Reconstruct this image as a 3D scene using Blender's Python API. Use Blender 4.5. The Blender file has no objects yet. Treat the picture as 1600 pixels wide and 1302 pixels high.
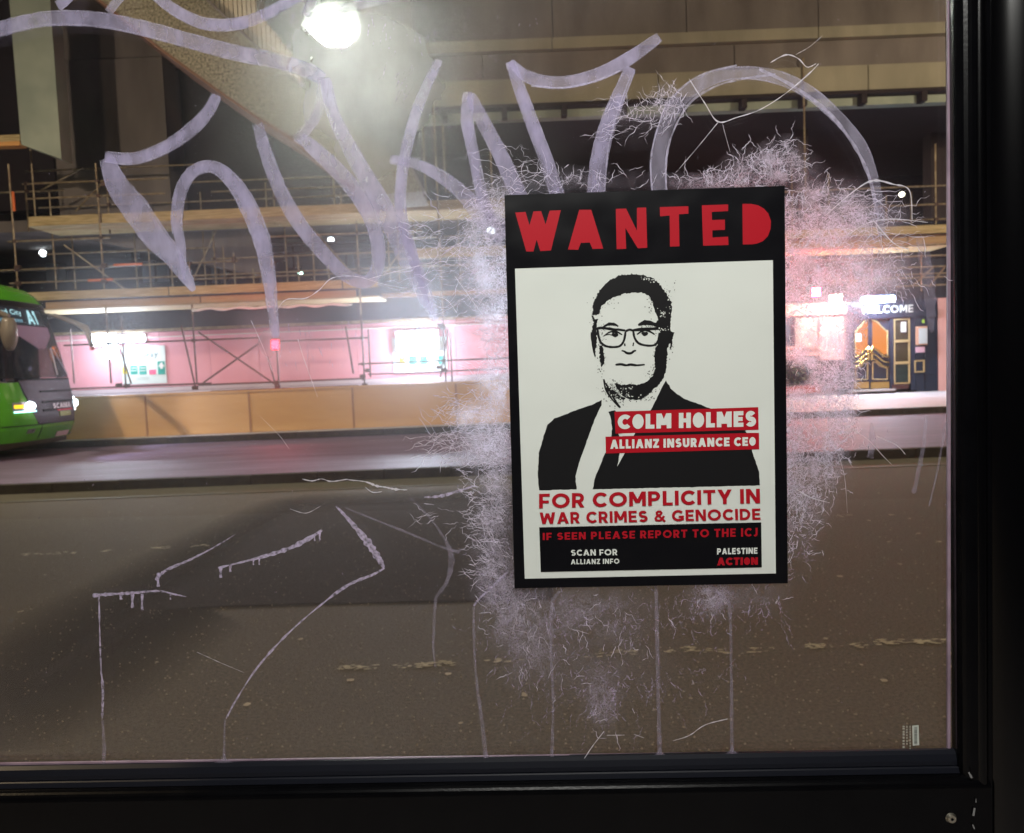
import bpy, math, random
from mathutils import Vector, Matrix
random.seed(7)
sc = bpy.context.scene
col = sc.collection
PI = math.pi

# ---------------------------------------------------------------- camera
F, CX, CY = 1250.0, 800.0, 651.0          # photograph is 1600 x 1302
EYE = Vector((0, 0, 1.5))
pitch, roll = math.radians(3.6), math.radians(2.3)
fw = Vector((0, math.cos(pitch), -math.sin(pitch)))
r0 = Vector((1, 0, 0)); u0 = r0.cross(fw)
rt = r0 * math.cos(roll) - u0 * math.sin(roll)
up = rt.cross(fw)
cd = bpy.data.cameras.new('camera'); cam = bpy.data.objects.new('camera', cd); col.objects.link(cam)
cam.matrix_world = Matrix(((rt.x, up.x, -fw.x, EYE.x), (rt.y, up.y, -fw.y, EYE.y), (rt.z, up.z, -fw.z, EYE.z), (0, 0, 0, 1)))
cd.sensor_width = 36; cd.lens = 36 * F / 1600
cd.clip_start = 0.05; cd.clip_end = 500
cd.dof.use_dof = True; cd.dof.focus_distance = 0.875; cd.dof.aperture_fstop = 13
sc.camera = cam

# ---------------------------------------------------------------- night sky and exposure
w = bpy.data.worlds.new('World'); sc.world = w; w.use_nodes = True
wn = w.node_tree; bg = wn.nodes['Background']
bg.inputs[0].default_value = (0.36, 0.27, 0.34, 1); bg.inputs[1].default_value = 0.032
sc.view_settings.view_transform = 'Standard'; sc.view_settings.look = 'None'
sc.view_settings.exposure = 0; sc.view_settings.gamma = 1; sc.view_settings.use_curve_mapping = False
sc.cycles.transparent_max_bounces = 40; sc.cycles.max_bounces = 6
sc.cycles.diffuse_bounces = 3; sc.cycles.glossy_bounces = 3; sc.cycles.transmission_bounces = 4
sc.cycles.sample_clamp_indirect = 3; sc.cycles.sample_clamp_direct = 0; sc.cycles.use_denoising = True
sc.cycles.caustics_reflective = False; sc.cycles.caustics_refractive = False

WP = {}                                    # world position of every object built here

def lamp_light(name, kind, loc, energy, color, size=0.3, size_y=None, target=None, parent=None, spot=None, blend=0.5):
    ld = bpy.data.lights.new(name, kind); ld.energy = energy; ld.color = color
    if kind == 'AREA':
        ld.shape = 'RECTANGLE'; ld.size = size; ld.size_y = size_y or size
    else:
        ld.shadow_soft_size = size
    if kind == 'SPOT':
        ld.spot_size = math.radians(spot or 120); ld.spot_blend = blend
    o = bpy.data.objects.new(name, ld); col.objects.link(o)
    loc = Vector(loc)
    if target is not None:
        o.rotation_euler = (Vector(target) - loc).to_track_quat('-Z', 'Y').to_euler()
    if parent is not None:
        o.parent = parent; o.location = loc - WP[parent.name]
    else:
        o.location = loc
    return o

# ---------------------------------------------------------------- projection helpers (used once, to measure the place)
def ray(px, py): return fw + rt * ((px - CX) / F) + up * ((CY - py) / F)
def PY(px, py, Y):
    d = ray(px, py); return EYE + d * (Y / d.y)
def PZ(px, py, z):
    d = ray(px, py); return EYE + d * ((z - EYE.z) / d.z)
GD, GY = 0.86, 0.046                       # glass plane: y = GD - GY * x
GN = Vector((-GY, -1, 0)).normalized()     # towards the camera
def GP(px, py, off=0.0):
    d = ray(px, py)
    t = GD / (d.y + GY * d.x)
    return EYE + d * t + GN * off

# ---------------------------------------------------------------- mesh helpers
class M:
    def __init__(s): s.v = []; s.f = []; s.mi = []
    def add(s, vs, fs, mi=0):
        b = len(s.v); s.v += [Vector(v) for v in vs]
        s.f += [tuple(b + i for i in f) for f in fs]; s.mi += [mi] * len(fs); return s
    def box(s, x0, x1, y0, y1, z0, z1, mi=0):
        x0, x1 = sorted((x0, x1)); y0, y1 = sorted((y0, y1)); z0, z1 = sorted((z0, z1))
        return s.add([(x0,y0,z0),(x1,y0,z0),(x1,y1,z0),(x0,y1,z0),(x0,y0,z1),(x1,y0,z1),(x1,y1,z1),(x0,y1,z1)],
              [(0,3,2,1),(4,5,6,7),(0,1,5,4),(1,2,6,5),(2,3,7,6),(3,0,4,7)], mi)
    def pbox(s, px0, py0, px1, py1, Y, d, mi=0):
        cx, cy = (px0+px1)/2, (py0+py1)/2
        return s.box(PY(px0,cy,Y).x, PY(px1,cy,Y).x, Y, Y+d, PY(cx,py1,Y).z, PY(cx,py0,Y).z, mi)
    def tube(s, a, b, r, n=10, cap=True, r2=None):
        a, b = Vector(a), Vector(b); d = (b-a).normalized(); r2 = r if r2 is None else r2
        x = d.orthogonal().normalized(); y = d.cross(x)
        vs = []
        for p, q in ((a, r), (b, r2)):
            vs += [p + (x*math.cos(2*PI*i/n) + y*math.sin(2*PI*i/n))*q for i in range(n)]
        fs = [(i, (i+1)%n, n+(i+1)%n, n+i) for i in range(n)]
        if cap: fs += [tuple(range(n-1,-1,-1)), tuple(range(n, 2*n))]
        return s.add(vs, fs)
    def path(s, pts, rs, n=8):
        pts = [Vector(p) for p in pts]
        if not hasattr(rs, '__len__'): rs = [rs]*len(pts)
        x = None; rings = []
        for i, p in enumerate(pts):
            d = (pts[min(i+1,len(pts)-1)] - pts[max(i-1,0)]).normalized()
            if x is None: x = d.orthogonal().normalized()
            x = (x - d*x.dot(d)).normalized(); y = d.cross(x)
            rings.append([p + (x*math.cos(2*PI*k/n)+y*math.sin(2*PI*k/n))*rs[i] for k in range(n)])
        vs = [v for r in rings for v in r]
        fs = [(i*n+k, i*n+(k+1)%n, (i+1)*n+(k+1)%n, (i+1)*n+k) for i in range(len(pts)-1) for k in range(n)]
        fs += [tuple(range(n-1,-1,-1)), tuple(range((len(pts)-1)*n, len(pts)*n))]
        return s.add(vs, fs)
    def prism(s, pts, depth):              # closed outline pts (3D, planar) pushed along vector depth
        n = len(pts); pts = [Vector(p) for p in pts]; dv = Vector(depth)
        return s.add(pts + [p+dv for p in pts], [tuple(range(n)), tuple(range(2*n-1, n-1, -1))] + [(i, n+i, n+(i+1)%n, (i+1)%n) for i in range(n)])
    def build(s, name, mat, parent=None, origin=None, smooth=False):
        me = bpy.data.meshes.new(name)
        if parent is not None: org = WP[parent.name]
        else: org = Vector(origin) if origin is not None else Vector((0,0,0))
        me.from_pydata([tuple(v-org) for v in s.v], [], s.f)
        mats = mat if isinstance(mat, (list, tuple)) else [mat]
        for m in mats: me.materials.append(m)
        if len(mats) > 1: me.polygons.foreach_set('material_index', s.mi)
        if smooth: me.polygons.foreach_set('use_smooth', [True]*len(me.polygons))
        me.update()
        o = bpy.data.objects.new(name, me); col.objects.link(o)
        WP[o.name] = org.copy()
        if parent is not None: o.parent = parent
        else: o.location = org
        return o

def tag(o, label=None, cat=None, group=None, kind=None):
    if label: o['label'] = label
    if cat: o['category'] = cat
    if group: o['group'] = group
    if kind: o['kind'] = kind
    return o
def thing(name, label, cat, loc, group=None, kind=None):
    o = bpy.data.objects.new(name, None); col.objects.link(o); o.location = loc; o.empty_display_size = 0.1
    WP[o.name] = Vector(loc)
    return tag(o, label, cat, group, kind)
def bevel(o, w_, seg=2):
    m = o.modifiers.new('bevel', 'BEVEL'); m.width = w_; m.segments = seg; m.limit_method = 'ANGLE'; return o

# ---------------------------------------------------------------- materials
def mat(name, c, rough=0.6, metal=0.0, c2=None, scale=5.0, bump=0.0, bscale=None, spec=0.5, stretch=None, detail=6, lo=0.35, hi=0.65, emit=None, es=0.0):
    m = bpy.data.materials.new(name); m.use_nodes = True; nt = m.node_tree; p = nt.nodes['Principled BSDF']
    p.inputs['Base Color'].default_value = (*c, 1); p.inputs['Roughness'].default_value = rough
    p.inputs['Metallic'].default_value = metal; p.inputs['Specular IOR Level'].default_value = spec
    if c2 is not None or bump:
        tc = nt.nodes.new('ShaderNodeTexCoord'); mp = nt.nodes.new('ShaderNodeMapping')
        nt.links.new(tc.outputs['Object'], mp.inputs[0])
        if stretch: mp.inputs['Scale'].default_value = stretch
    if c2 is not None:
        n = nt.nodes.new('ShaderNodeTexNoise'); n.inputs['Scale'].default_value = scale; n.inputs['Detail'].default_value = detail
        nt.links.new(mp.outputs[0], n.inputs[0])
        r = nt.nodes.new('ShaderNodeValToRGB'); r.color_ramp.elements[0].position = lo; r.color_ramp.elements[1].position = hi
        r.color_ramp.elements[0].color = (*c, 1); r.color_ramp.elements[1].color = (*c2, 1)
        nt.links.new(n.outputs[0], r.inputs[0]); nt.links.new(r.outputs[0], p.inputs['Base Color'])
    if bump:
        n2 = nt.nodes.new('ShaderNodeTexNoise'); n2.inputs['Scale'].default_value = bscale or scale*4; n2.inputs['Detail'].default_value = 8
        nt.links.new(mp.outputs[0], n2.inputs[0])
        b = nt.nodes.new('ShaderNodeBump'); b.inputs['Strength'].default_value = bump; b.inputs['Distance'].default_value = 0.02
        nt.links.new(n2.outputs[0], b.inputs['Height']); nt.links.new(b.outputs[0], p.inputs['Normal'])
    if emit:
        p.inputs['Emission Color'].default_value = (*emit, 1); p.inputs['Emission Strength'].default_value = es
    return m
def emitter(name, c, s, sample=False):
    m = bpy.data.materials.new(name); m.use_nodes = True; nt = m.node_tree; nt.nodes.clear()
    e = nt.nodes.new('ShaderNodeEmission'); e.inputs[0].default_value = (*c, 1); e.inputs[1].default_value = s
    o = nt.nodes.new('ShaderNodeOutputMaterial'); nt.links.new(e.outputs[0], o.inputs[0])
    m.cycles.emission_sampling = 'FRONT_BACK' if sample else 'NONE'
    return m
def film(name, c, alpha=0.5, forward=0.0, nscale=60, lo=0.3, hi=0.7, amin=0.0, stretch=(1,1,1), rough=0.5, trans=0.5, detail=6, mask=None, web=None):
    """thin coat on the glass: part see-through, part scattering; noise breaks up its cover"""
    m = bpy.data.materials.new(name); m.use_nodes = True; nt = m.node_tree; nt.nodes.clear(); L = nt.links.new
    out = nt.nodes.new('ShaderNodeOutputMaterial'); mix = nt.nodes.new('ShaderNodeMixShader'); L(mix.outputs[0], out.inputs[0])
    tr = nt.nodes.new('ShaderNodeBsdfTransparent'); L(tr.outputs[0], mix.inputs[1])
    df = nt.nodes.new('ShaderNodeBsdfDiffuse'); df.inputs[0].default_value = (*c, 1)
    tl = nt.nodes.new('ShaderNodeBsdfTranslucent'); tl.inputs[0].default_value = (*c, 1)
    m1 = nt.nodes.new('ShaderNodeMixShader'); m1.inputs[0].default_value = trans; L(df.outputs[0], m1.inputs[1]); L(tl.outputs[0], m1.inputs[2])
    last = m1
    if forward > 0:
        rf = nt.nodes.new('ShaderNodeBsdfRefraction'); rf.inputs['Color'].default_value = (c[0]*.3+.7, c[1]*.3+.7, c[2]*.3+.7, 1); rf.inputs['IOR'].default_value = 1.22; rf.inputs['Roughness'].default_value = rough
        m2 = nt.nodes.new('ShaderNodeMixShader'); m2.inputs[0].default_value = forward; L(m1.outputs[0], m2.inputs[1]); L(rf.outputs[0], m2.inputs[2]); last = m2
    L(last.outputs[0], mix.inputs[2])
    tc = nt.nodes.new('ShaderNodeTexCoord'); mp = nt.nodes.new('ShaderNodeMapping'); mp.inputs['Scale'].default_value = stretch
    L(tc.outputs['Object'], mp.inputs[0])
    n = nt.nodes.new('ShaderNodeTexNoise'); n.inputs['Scale'].default_value = nscale; n.inputs['Detail'].default_value = detail; L(mp.outputs[0], n.inputs[0])
    mr = nt.nodes.new('ShaderNodeMapRange'); mr.inputs['From Min'].default_value = lo; mr.inputs['From Max'].default_value = hi
    mr.inputs['To Min'].default_value = amin; mr.inputs['To Max'].default_value = alpha; mr.clamp = True
    L(n.outputs[0], mr.inputs[0])
    res = mr.outputs[0]
    if web:                                 # fine crazing: thin ridges of warped noise at several sizes
        last_ = None
        big = nt.nodes.new('ShaderNodeTexNoise'); big.inputs['Scale'].default_value = 34; big.inputs['Detail'].default_value = 5; L(tc.outputs['Object'], big.inputs[0])
        bm = nt.nodes.new('ShaderNodeMapRange'); bm.inputs['From Min'].default_value = .36; bm.inputs['From Max'].default_value = .60; L(big.outputs[0], bm.inputs[0])
        for sc_n, wd_, k_ in web:
            nn = nt.nodes.new('ShaderNodeTexNoise'); nn.inputs['Scale'].default_value = sc_n; nn.inputs['Detail'].default_value = 2.5; nn.inputs['Distortion'].default_value = 1.2
            L(mp.outputs[0], nn.inputs[0])
            sb = nt.nodes.new('ShaderNodeMath'); sb.operation = 'SUBTRACT'; L(nn.outputs[0], sb.inputs[0]); sb.inputs[1].default_value = .5
            ab = nt.nodes.new('ShaderNodeMath'); ab.operation = 'ABSOLUTE'; L(sb.outputs[0], ab.inputs[0])
            m_ = nt.nodes.new('ShaderNodeMapRange'); m_.inputs['From Min'].default_value = wd_; m_.inputs['From Max'].default_value = wd_*.25; m_.inputs['To Max'].default_value = k_; L(ab.outputs[0], m_.inputs[0])
            if last_ is None: last_ = m_.outputs[0]
            else:
                mx_ = nt.nodes.new('ShaderNodeMath'); mx_.operation = 'ADD'; L(last_, mx_.inputs[0]); L(m_.outputs[0], mx_.inputs[1]); last_ = mx_.outputs[0]
        a1 = nt.nodes.new('ShaderNodeMath'); a1.operation = 'MULTIPLY'; L(last_, a1.inputs[0]); L(bm.outputs[0], a1.inputs[1])
        a2 = nt.nodes.new('ShaderNodeMath'); a2.operation = 'MULTIPLY_ADD'; L(last_, a2.inputs[0]); a2.inputs[1].default_value = .18; L(a1.outputs[0], a2.inputs[2])
        a3 = nt.nodes.new('ShaderNodeMath'); a3.operation = 'ADD'; a3.use_clamp = True; L(a2.outputs[0], a3.inputs[0]); L(res, a3.inputs[1]); res = a3.outputs[0]
    if mask:                                # cover falls off along the mesh's own 'cover' attribute
        at = nt.nodes.new('ShaderNodeAttribute'); at.attribute_name = mask
        mu = nt.nodes.new('ShaderNodeMath'); mu.operation = 'MULTIPLY'; L(res, mu.inputs[0]); L(at.outputs['Fac'], mu.inputs[1]); res = mu.outputs[0]
    L(res, mix.inputs[0])
    return m

ASPH = mat('asphalt', (.062,.051,.033), .75, c2=(.18,.152,.105), scale=60, bump=1.0, bscale=140, lo=.28, hi=.72, detail=12)
ASPH_SHADE = mat('asphalt_shade', (.026,.021,.021), .9, c2=(.062,.051,.048), scale=60, bump=.9, bscale=140, detail=10)
LANE = mat('bus_lane_surface', (.13,.095,.155), .62, c2=(.20,.155,.235), scale=2.5, bump=.15, bscale=60, stretch=(.25,1.6,1))
KERB = mat('kerb_granite', (.022,.018,.013), .85, c2=(.045,.037,.026), scale=6, bump=.3)
PAVE = mat('paving', (.50,.50,.54), .6, c2=(.60,.60,.64), scale=3, bump=.1)
CONC = mat('concrete', (.22,.20,.15), .8, c2=(.33,.30,.225), scale=1.3, bump=.3, bscale=30, stretch=(1,1,.3), lo=.3, hi=.7, detail=10)
CONC_D = mat('concrete_mauve', (.12,.10,.095), .85, c2=(.205,.175,.165), scale=1.3, bump=.2, bscale=20, stretch=(1,1,.3), lo=.3, hi=.7, detail=10)
AGG = mat('exposed_aggregate', (.08,.068,.048), .9, c2=(.33,.30,.22), scale=22, bump=.8, bscale=30, detail=8)
FLUTE = mat('fluted_cladding', (.45,.38,.27), .7, c2=(.55,.48,.36), scale=3)
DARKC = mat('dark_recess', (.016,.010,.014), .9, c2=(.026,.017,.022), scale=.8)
GREENC = mat('pale_green_render', (.24,.28,.24), .7, c2=(.34,.38,.32), scale=1.0)
WIN = mat('dim_window', (.05,.06,.075), .4, c2=(.08,.09,.11), scale=.6)
BOARD = mat('scaffold_board', (.32,.24,.11), .8, c2=(.58,.45,.24), scale=4, stretch=(.5,3,8), bump=.15)
TUBE = mat('scaffold_tube', (.36,.29,.19), .5, .3, c2=(.20,.14,.09), scale=8)
RUST = mat('rusty_coupler', (.10,.06,.05), .6, .5)
TAPE = mat('orange_tape', (.75,.16,.03), .6)
CREAM = mat('barrier_panel', (.62,.36,.15), .33, c2=(.70,.43,.19), scale=1.5, stretch=(.3,1,2), bump=.03, bscale=4)
CREAM_E = mat('barrier_edge', (.38,.2,.1), .6)
PINK = mat('pink_hoarding', (.74,.34,.42), .6, c2=(.79,.385,.47), scale=1.2)
PINKW = mat('pink_render', (.80,.46,.47), .7, c2=(.84,.51,.52), scale=2)
WHITE = mat('white_paint', (.75,.74,.74), .5)
PLINTH = mat('pale_plinth', (.55,.50,.56), .6)
BLUE = mat('navy_door_paint', (.018,.028,.055), .35)
GOLD = mat('gold_trim', (.62,.48,.24), .4, .3)
BRASS = mat('brass', (.8,.58,.2), .22, 1.0)
AMBER = emitter('amber_room_glow', (1.0,.33,.045), 1.0)
AMBER_D = emitter('amber_room_dim', (.45,.15,.07), .45)
BLACKM = mat('black_powder_coat', (.0016,.0016,.0022), .24, c2=(.0024,.0024,.003), scale=30, bump=.02, bscale=300, spec=.14)
RUBBER = mat('glazing_rubber', (.008,.009,.014), .34, spec=.3)
STEEL = mat('screw_steel', (.45,.42,.34), .35, .9)

def quad_sheet(name, mt, x0, x1, y0, y1, z, nx=1, ny=1):
    m = M()
    for i in range(nx):
        for j in range(ny):
            a, b = x0+(x1-x0)*i/nx, x0+(x1-x0)*(i+1)/nx; c, d = y0+(y1-y0)*j/ny, y0+(y1-y0)*(j+1)/ny
            m.add([(a,c,z),(b,c,z),(b,d,z),(a,d,z)], [(0,1,2,3)])
    return tag(m.build(name, mt), kind='structure')

# ================================================================ the setting
quad_sheet('ground', CONC_D, -150, 150, -60, 240, -0.30)
def slab(name, mt, x0, x1, y0, y1, z, t=.25):
    return tag(M().box(x0, x1, y0, y1, z-t, z).build(name, mt), kind='structure')
YK1, YK2, YF = 11.0, 17.0, 23.5
slab('road', ASPH, -60, 60, 1.6, YK1, 0)
slab('near_pavement', PAVE, -60, 60, -6, 1.45, .12, .35)
slab('bus_lane', LANE, -60, 60, YK1+.13, YK2, .14, .35)
slab('far_pavement', PAVE, -60, 60, YK2+.15, 40, .27, .5)

def kerb(label, y0, y1, z0, z1, x0, x1):
    k = M().box(x0, x1, y0+.01, y1-.003, z0-.2, z1-.03).build('kerb', KERB); tag(k, kind='structure')
    n = int((x1-x0)/.92)
    me = None
    for i in range(n):
        if me is None:
            s = M().box(-.455, .455, y0, y1-.004, z0-.1, z1).build('kerb_stone', KERB, k); bevel(s, .012); first = s; me = s.data
        else:
            s = first.copy(); col.objects.link(s); s.parent = k
        s.location = (x0+.46+i*.92, random.uniform(-.004,.004), random.uniform(-.003,.003))
kerb('', YK1, YK1+.13, 0, .142, -15.6, 15.6)
kerb('', YK2, YK2+.15, .14, .274, -19.3, 19.3)
# kerb of the near pavement
tag(M().box(-30, 30, 1.45, 1.6, -.2, .12).build('near_kerb', KERB), kind='structure')

# shadow over the road painted as a darker tarmac sheet with soft diagonal edges
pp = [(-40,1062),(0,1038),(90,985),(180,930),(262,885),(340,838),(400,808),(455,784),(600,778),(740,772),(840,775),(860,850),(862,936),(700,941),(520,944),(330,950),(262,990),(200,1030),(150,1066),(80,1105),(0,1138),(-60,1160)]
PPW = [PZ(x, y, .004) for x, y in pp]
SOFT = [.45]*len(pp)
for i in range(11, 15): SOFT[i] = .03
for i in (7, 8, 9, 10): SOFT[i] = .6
def shade_cover(x, y):
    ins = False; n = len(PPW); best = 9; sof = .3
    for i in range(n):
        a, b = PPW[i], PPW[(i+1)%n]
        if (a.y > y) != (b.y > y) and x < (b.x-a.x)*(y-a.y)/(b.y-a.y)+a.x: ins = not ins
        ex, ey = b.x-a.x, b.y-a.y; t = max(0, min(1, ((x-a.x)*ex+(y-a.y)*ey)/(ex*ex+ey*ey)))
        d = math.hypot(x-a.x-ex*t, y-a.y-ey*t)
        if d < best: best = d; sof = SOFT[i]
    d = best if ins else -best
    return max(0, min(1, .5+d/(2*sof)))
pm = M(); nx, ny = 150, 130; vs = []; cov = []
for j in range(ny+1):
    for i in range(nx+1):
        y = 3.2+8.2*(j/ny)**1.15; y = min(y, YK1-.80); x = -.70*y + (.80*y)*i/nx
        vs.append((x, y, .004)); cov.append(shade_cover(x, y))
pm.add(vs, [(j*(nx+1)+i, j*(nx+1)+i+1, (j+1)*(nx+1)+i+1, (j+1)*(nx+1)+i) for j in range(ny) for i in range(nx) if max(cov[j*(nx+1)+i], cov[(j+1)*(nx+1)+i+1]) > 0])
nt = ASPH_SHADE.node_tree; pb_ = nt.nodes['Principled BSDF']; at_ = nt.nodes.new('ShaderNodeAttribute'); at_.attribute_name = 'cover'
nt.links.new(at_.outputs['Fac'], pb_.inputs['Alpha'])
po_ = pm.build('tarmac_shade', ASPH_SHADE); tag(po_, kind='structure')
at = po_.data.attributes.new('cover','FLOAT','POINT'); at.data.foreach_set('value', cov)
# gutter strip by the far kerb, slightly lighter and dirtier
GUT = mat('gutter_tarmac', (.085,.08,.055), .7, c2=(.11,.10,.07), scale=10, bump=.4, bscale=50)
tag(M().box(-30, 30, YK1-.75, YK1-.004, 0, .008).build('gutter', GUT), kind='structure')

# worn lane markings: flakes of paint left along each line
PAINT = mat('worn_road_paint', (.34,.31,.22), .8, c2=(.50,.46,.34), scale=20)
def marking(segs, width, dens, seed):
    rn = random.Random(seed); m = M()
    for (xa, ya), (xb, yb), cover in segs:
        A, B = PZ(xa, ya, .0045), PZ(xb, yb, .0045); L = (B-A).length; n = int(L*dens)
        d = (B-A).normalized(); nrm = Vector((-d.y, d.x, 0))
        for i in range(n):
            t = rn.random(); cl = .25+.55*math.sin(t*L*7+seed)+.5*math.sin(t*L*17+seed*2)+.3*math.sin(t*L*41)
            if rn.random() > cover*(.35+cl): continue
            c = A.lerp(B, t) + nrm*rn.uniform(-width/2, width/2); rr = rn.uniform(.004,.013)*(1.5 if seed == 5 else 1)
            k = rn.randint(5,7); a0 = rn.random()*6
            m.add([c + d*(math.cos(a0+2*PI*j/k)*rr*rn.uniform(1.0,2.2)) + nrm*(math.sin(a0+2*PI*j/k)*rr*rn.uniform(.5,1)) + Vector((0,0,.0005*rn.random())) for j in range(k)], [tuple(range(k))])
    return m
tag(marking([((528,1044),(610,1040),.8),((610,1041),(660,1038),.35),((652,1039),(780,1031),1.0),((780,1031),(940,1023),.12),((935,1021),(1085,1014),.7),((1085,1014),(1160,1019),.5),((1160,1016),(1260,1013),.3),((1255,1010),(1330,1008),.7),((1330,1010),(1372,1004),.35),((1365,1003),(1440,1002),.7),((1430,1003),(1520,1001),1.2)], .075, 260, 3).build('lane_marking', PAINT), kind='structure')
tag(marking([((0,868),(120,863),.7),((132,862),(172,860),1.3),((172,861),(205,858),.5),((208,858),(265,855),1.1),((265,855),(330,852),.3),((1270,807),(1330,806),.35)], .08, 110, 5).build('lane_marking', PAINT), kind='structure')
# chewing gum spots and grit on the road
gm = M(); rn = random.Random(11)
spots = [(1358,813),(1391,804),(1421,810),(1389,846),(1435,833),(1406,881),(1312,900),(1346,1038),(1381,1062),(1373,770),(547,1062),(385,1100),(245,1034),(170,800),(190,811),(216,810),(640,1040),(700,1052),(818,1083),(719,1129),(1290,997),(1467,846),(175,956),(70,898),(32,955),(820,1086),(470,998),(300,1053)]
for q in spots:
    c = PZ(q[0], q[1], .005); rr = rn.uniform(.010,.022)*(c.y/5)**.3
    gm.add([c]+[c+Vector((math.cos(a)*rr*rn.uniform(.7,1.3), math.sin(a)*rr*rn.uniform(.7,1.3), -.002)) for a in [2*PI*j/8 for j in range(8)]], [(0,j+1,(j+1)%8+1) for j in range(8)])
for i in range(3600):
    y = 2.6+7.6*rn.random()**1.5; x = rn.uniform(-.68,.62)*y*1.0; rr = rn.uniform(.0025,.0065)
    c = Vector((x,y,.006)); k = 5
    gm.add([c+Vector((0,0,.004))]+[c+Vector((math.cos(a)*rr, math.sin(a)*rr*.8, -.003)) for a in [2*PI*j/k for j in range(k)]], [(0,j+1,(j+1)%k+1) for j in range(k)])
GRIT = mat('gum_and_grit', (.30,.26,.20), .8, c2=(.48,.43,.34), scale=9)
tag(gm.build('road_grit', GRIT), 'pale chewing gum spots and grit scattered over the near road', 'grit', kind='stuff')

# ================================================================ concrete building behind the scaffold
bld = thing('concrete_building', 'large brutalist concrete building with a dark open recess behind the scaffold', 'building', (0, 26, .27))
def bpart(name, mt, px0, py0, px1, py1, Y, d, parent=None):
    return M().pbox(px0, py0, px1, py1, Y, d).build(name, mt, parent or bld)
X0, X1 = -26.0, 22.0
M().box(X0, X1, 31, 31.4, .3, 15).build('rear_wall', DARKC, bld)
def zat(y, Y=21, x=900): return PY(x, y, Y).z
# stacked fascia panels (joints every few metres)
def band(name, y_top, y_bot, Yd, depth, mt, xs):
    for a, b in zip(xs[:-1], xs[1:]):
        M().box(a+.012, b-.012, Yd, Yd+depth, zat(y_bot), zat(y_top)).build(name, mt, bld)
xsb = [-5.4,-2.1,1.45,4.9,8.3,11.7,15.5,20]
band('fascia_panel', -160, 58, 21.2, .5, CONC_D, xsb)
band('ledge', 58.5, 76, 20.95, .9, CONC, [-5.4, 1.4, 8.2, 20])
band('fascia_panel', 76.5, 118, 21.15, .5, CONC_D, [-5.4,-.4,6.1,12.6,20])
band('fascia_panel', 118.5, 158, 21.05, .5, CONC, [-5.4,-1.9,4.1,9.5,20])
M().box(-5.4, 20, 21.0, 21.5, zat(164), zat(158.5)).build('shadow_gap_rail', DARKC, bld)
M().box(-5.4, 20, 21.3, 21.6, zat(177), zat(164.5)).build('soffit_strip', GREENC, bld)
for px in range(600, 1500, 94):
    a = PY(px, 170, 20.98)
    M().box(a.x-.07, a.x+.07, 21.0, 21.3, zat(179), zat(164.5)).build('bracket', DARKC, bld)
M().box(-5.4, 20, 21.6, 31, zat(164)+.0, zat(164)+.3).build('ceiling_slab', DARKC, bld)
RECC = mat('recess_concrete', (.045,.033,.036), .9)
# inside the recess: columns, dim window bays and floor slabs
for px, w_, y0, y1, Y in ((1255,16,170,345,24),(790,34,175,360,26),(815,10,175,360,26.3),(1470,30,170,345,25)):
    bpart('recess_column', RECC, px-w_/2, y0, px+w_/2, y1, Y, .5)
M().box(X0, X1, 24.5, 31, 2.95, 3.15).build('floor_slab', DARKC, bld)
M().box(X0, -1.0, 23, 31, PY(300,352,23).z, PY(300,334,23).z).build('floor_slab', CONC_D, bld)
# grey column and splayed underside at the far end of the facade
bpart('column', CONC_D, 86, 92, 262, 372, 24, 1.2)
M().prism([PY(125,372,24.02), PY(262,345,24.02), PY(400,345,24.02), PY(410,432,24.02), PY(300,408,24.02)], (0,1.3,0)).build('splayed_soffit', CONC_D, bld)
bpart('wall_panel', CONC_D, 76, -40, 270, 91, 24.1, 1.0)
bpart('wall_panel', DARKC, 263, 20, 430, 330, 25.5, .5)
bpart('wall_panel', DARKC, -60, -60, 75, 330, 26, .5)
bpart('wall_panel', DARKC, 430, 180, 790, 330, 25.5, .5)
rw = random.Random(4)
for (a,b,c,d) in ((72,412,102,441),(195,378,216,404),(222,408,262,440),(330,400,352,442),(378,355,398,392),(405,400,425,445),(445,375,470,418),(470,392,510,430),(530,392,552,420),(596,350,622,384),(610,395,640,440),(318,350,345,378),(40,262,100,330),(110,262,128,330)):
    p_ = bpart('window', WIN, a, b, c, d, 27.5, .12)
    cx = (a+b*0+c)/2
    M().pbox(cx-1, b-1, cx+1, d+1, 27.4, .08).build('mullion', DARKC, p_)
for y in (366, 378, 392):
    bpart('rail_beam', DARKC, 320, y, 660, y+3.5, 24.6, .3)
# pale green fin hanging at the end of the facade
fin = thing('concrete_fin', 'pale green lit concrete fin hanging beside the grey column', 'wall panel', PY(60,240,21))
M().prism([PY(12,-30,20.6), PY(76,-30,20.6), PY(96,249,20.6), PY(33,226,20.6)], (0,.5,0)).build('fin_slab', GREENC, fin)
M().pbox(-60, 212, 31, 222, 20.7, .3).build('ledge_board', BOARD, fin); M().pbox(-60, 222.5, 31, 229, 20.65, .3).build('ledge_board', mat('orange_lit_board', (.65,.32,.10), .7), fin)

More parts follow.
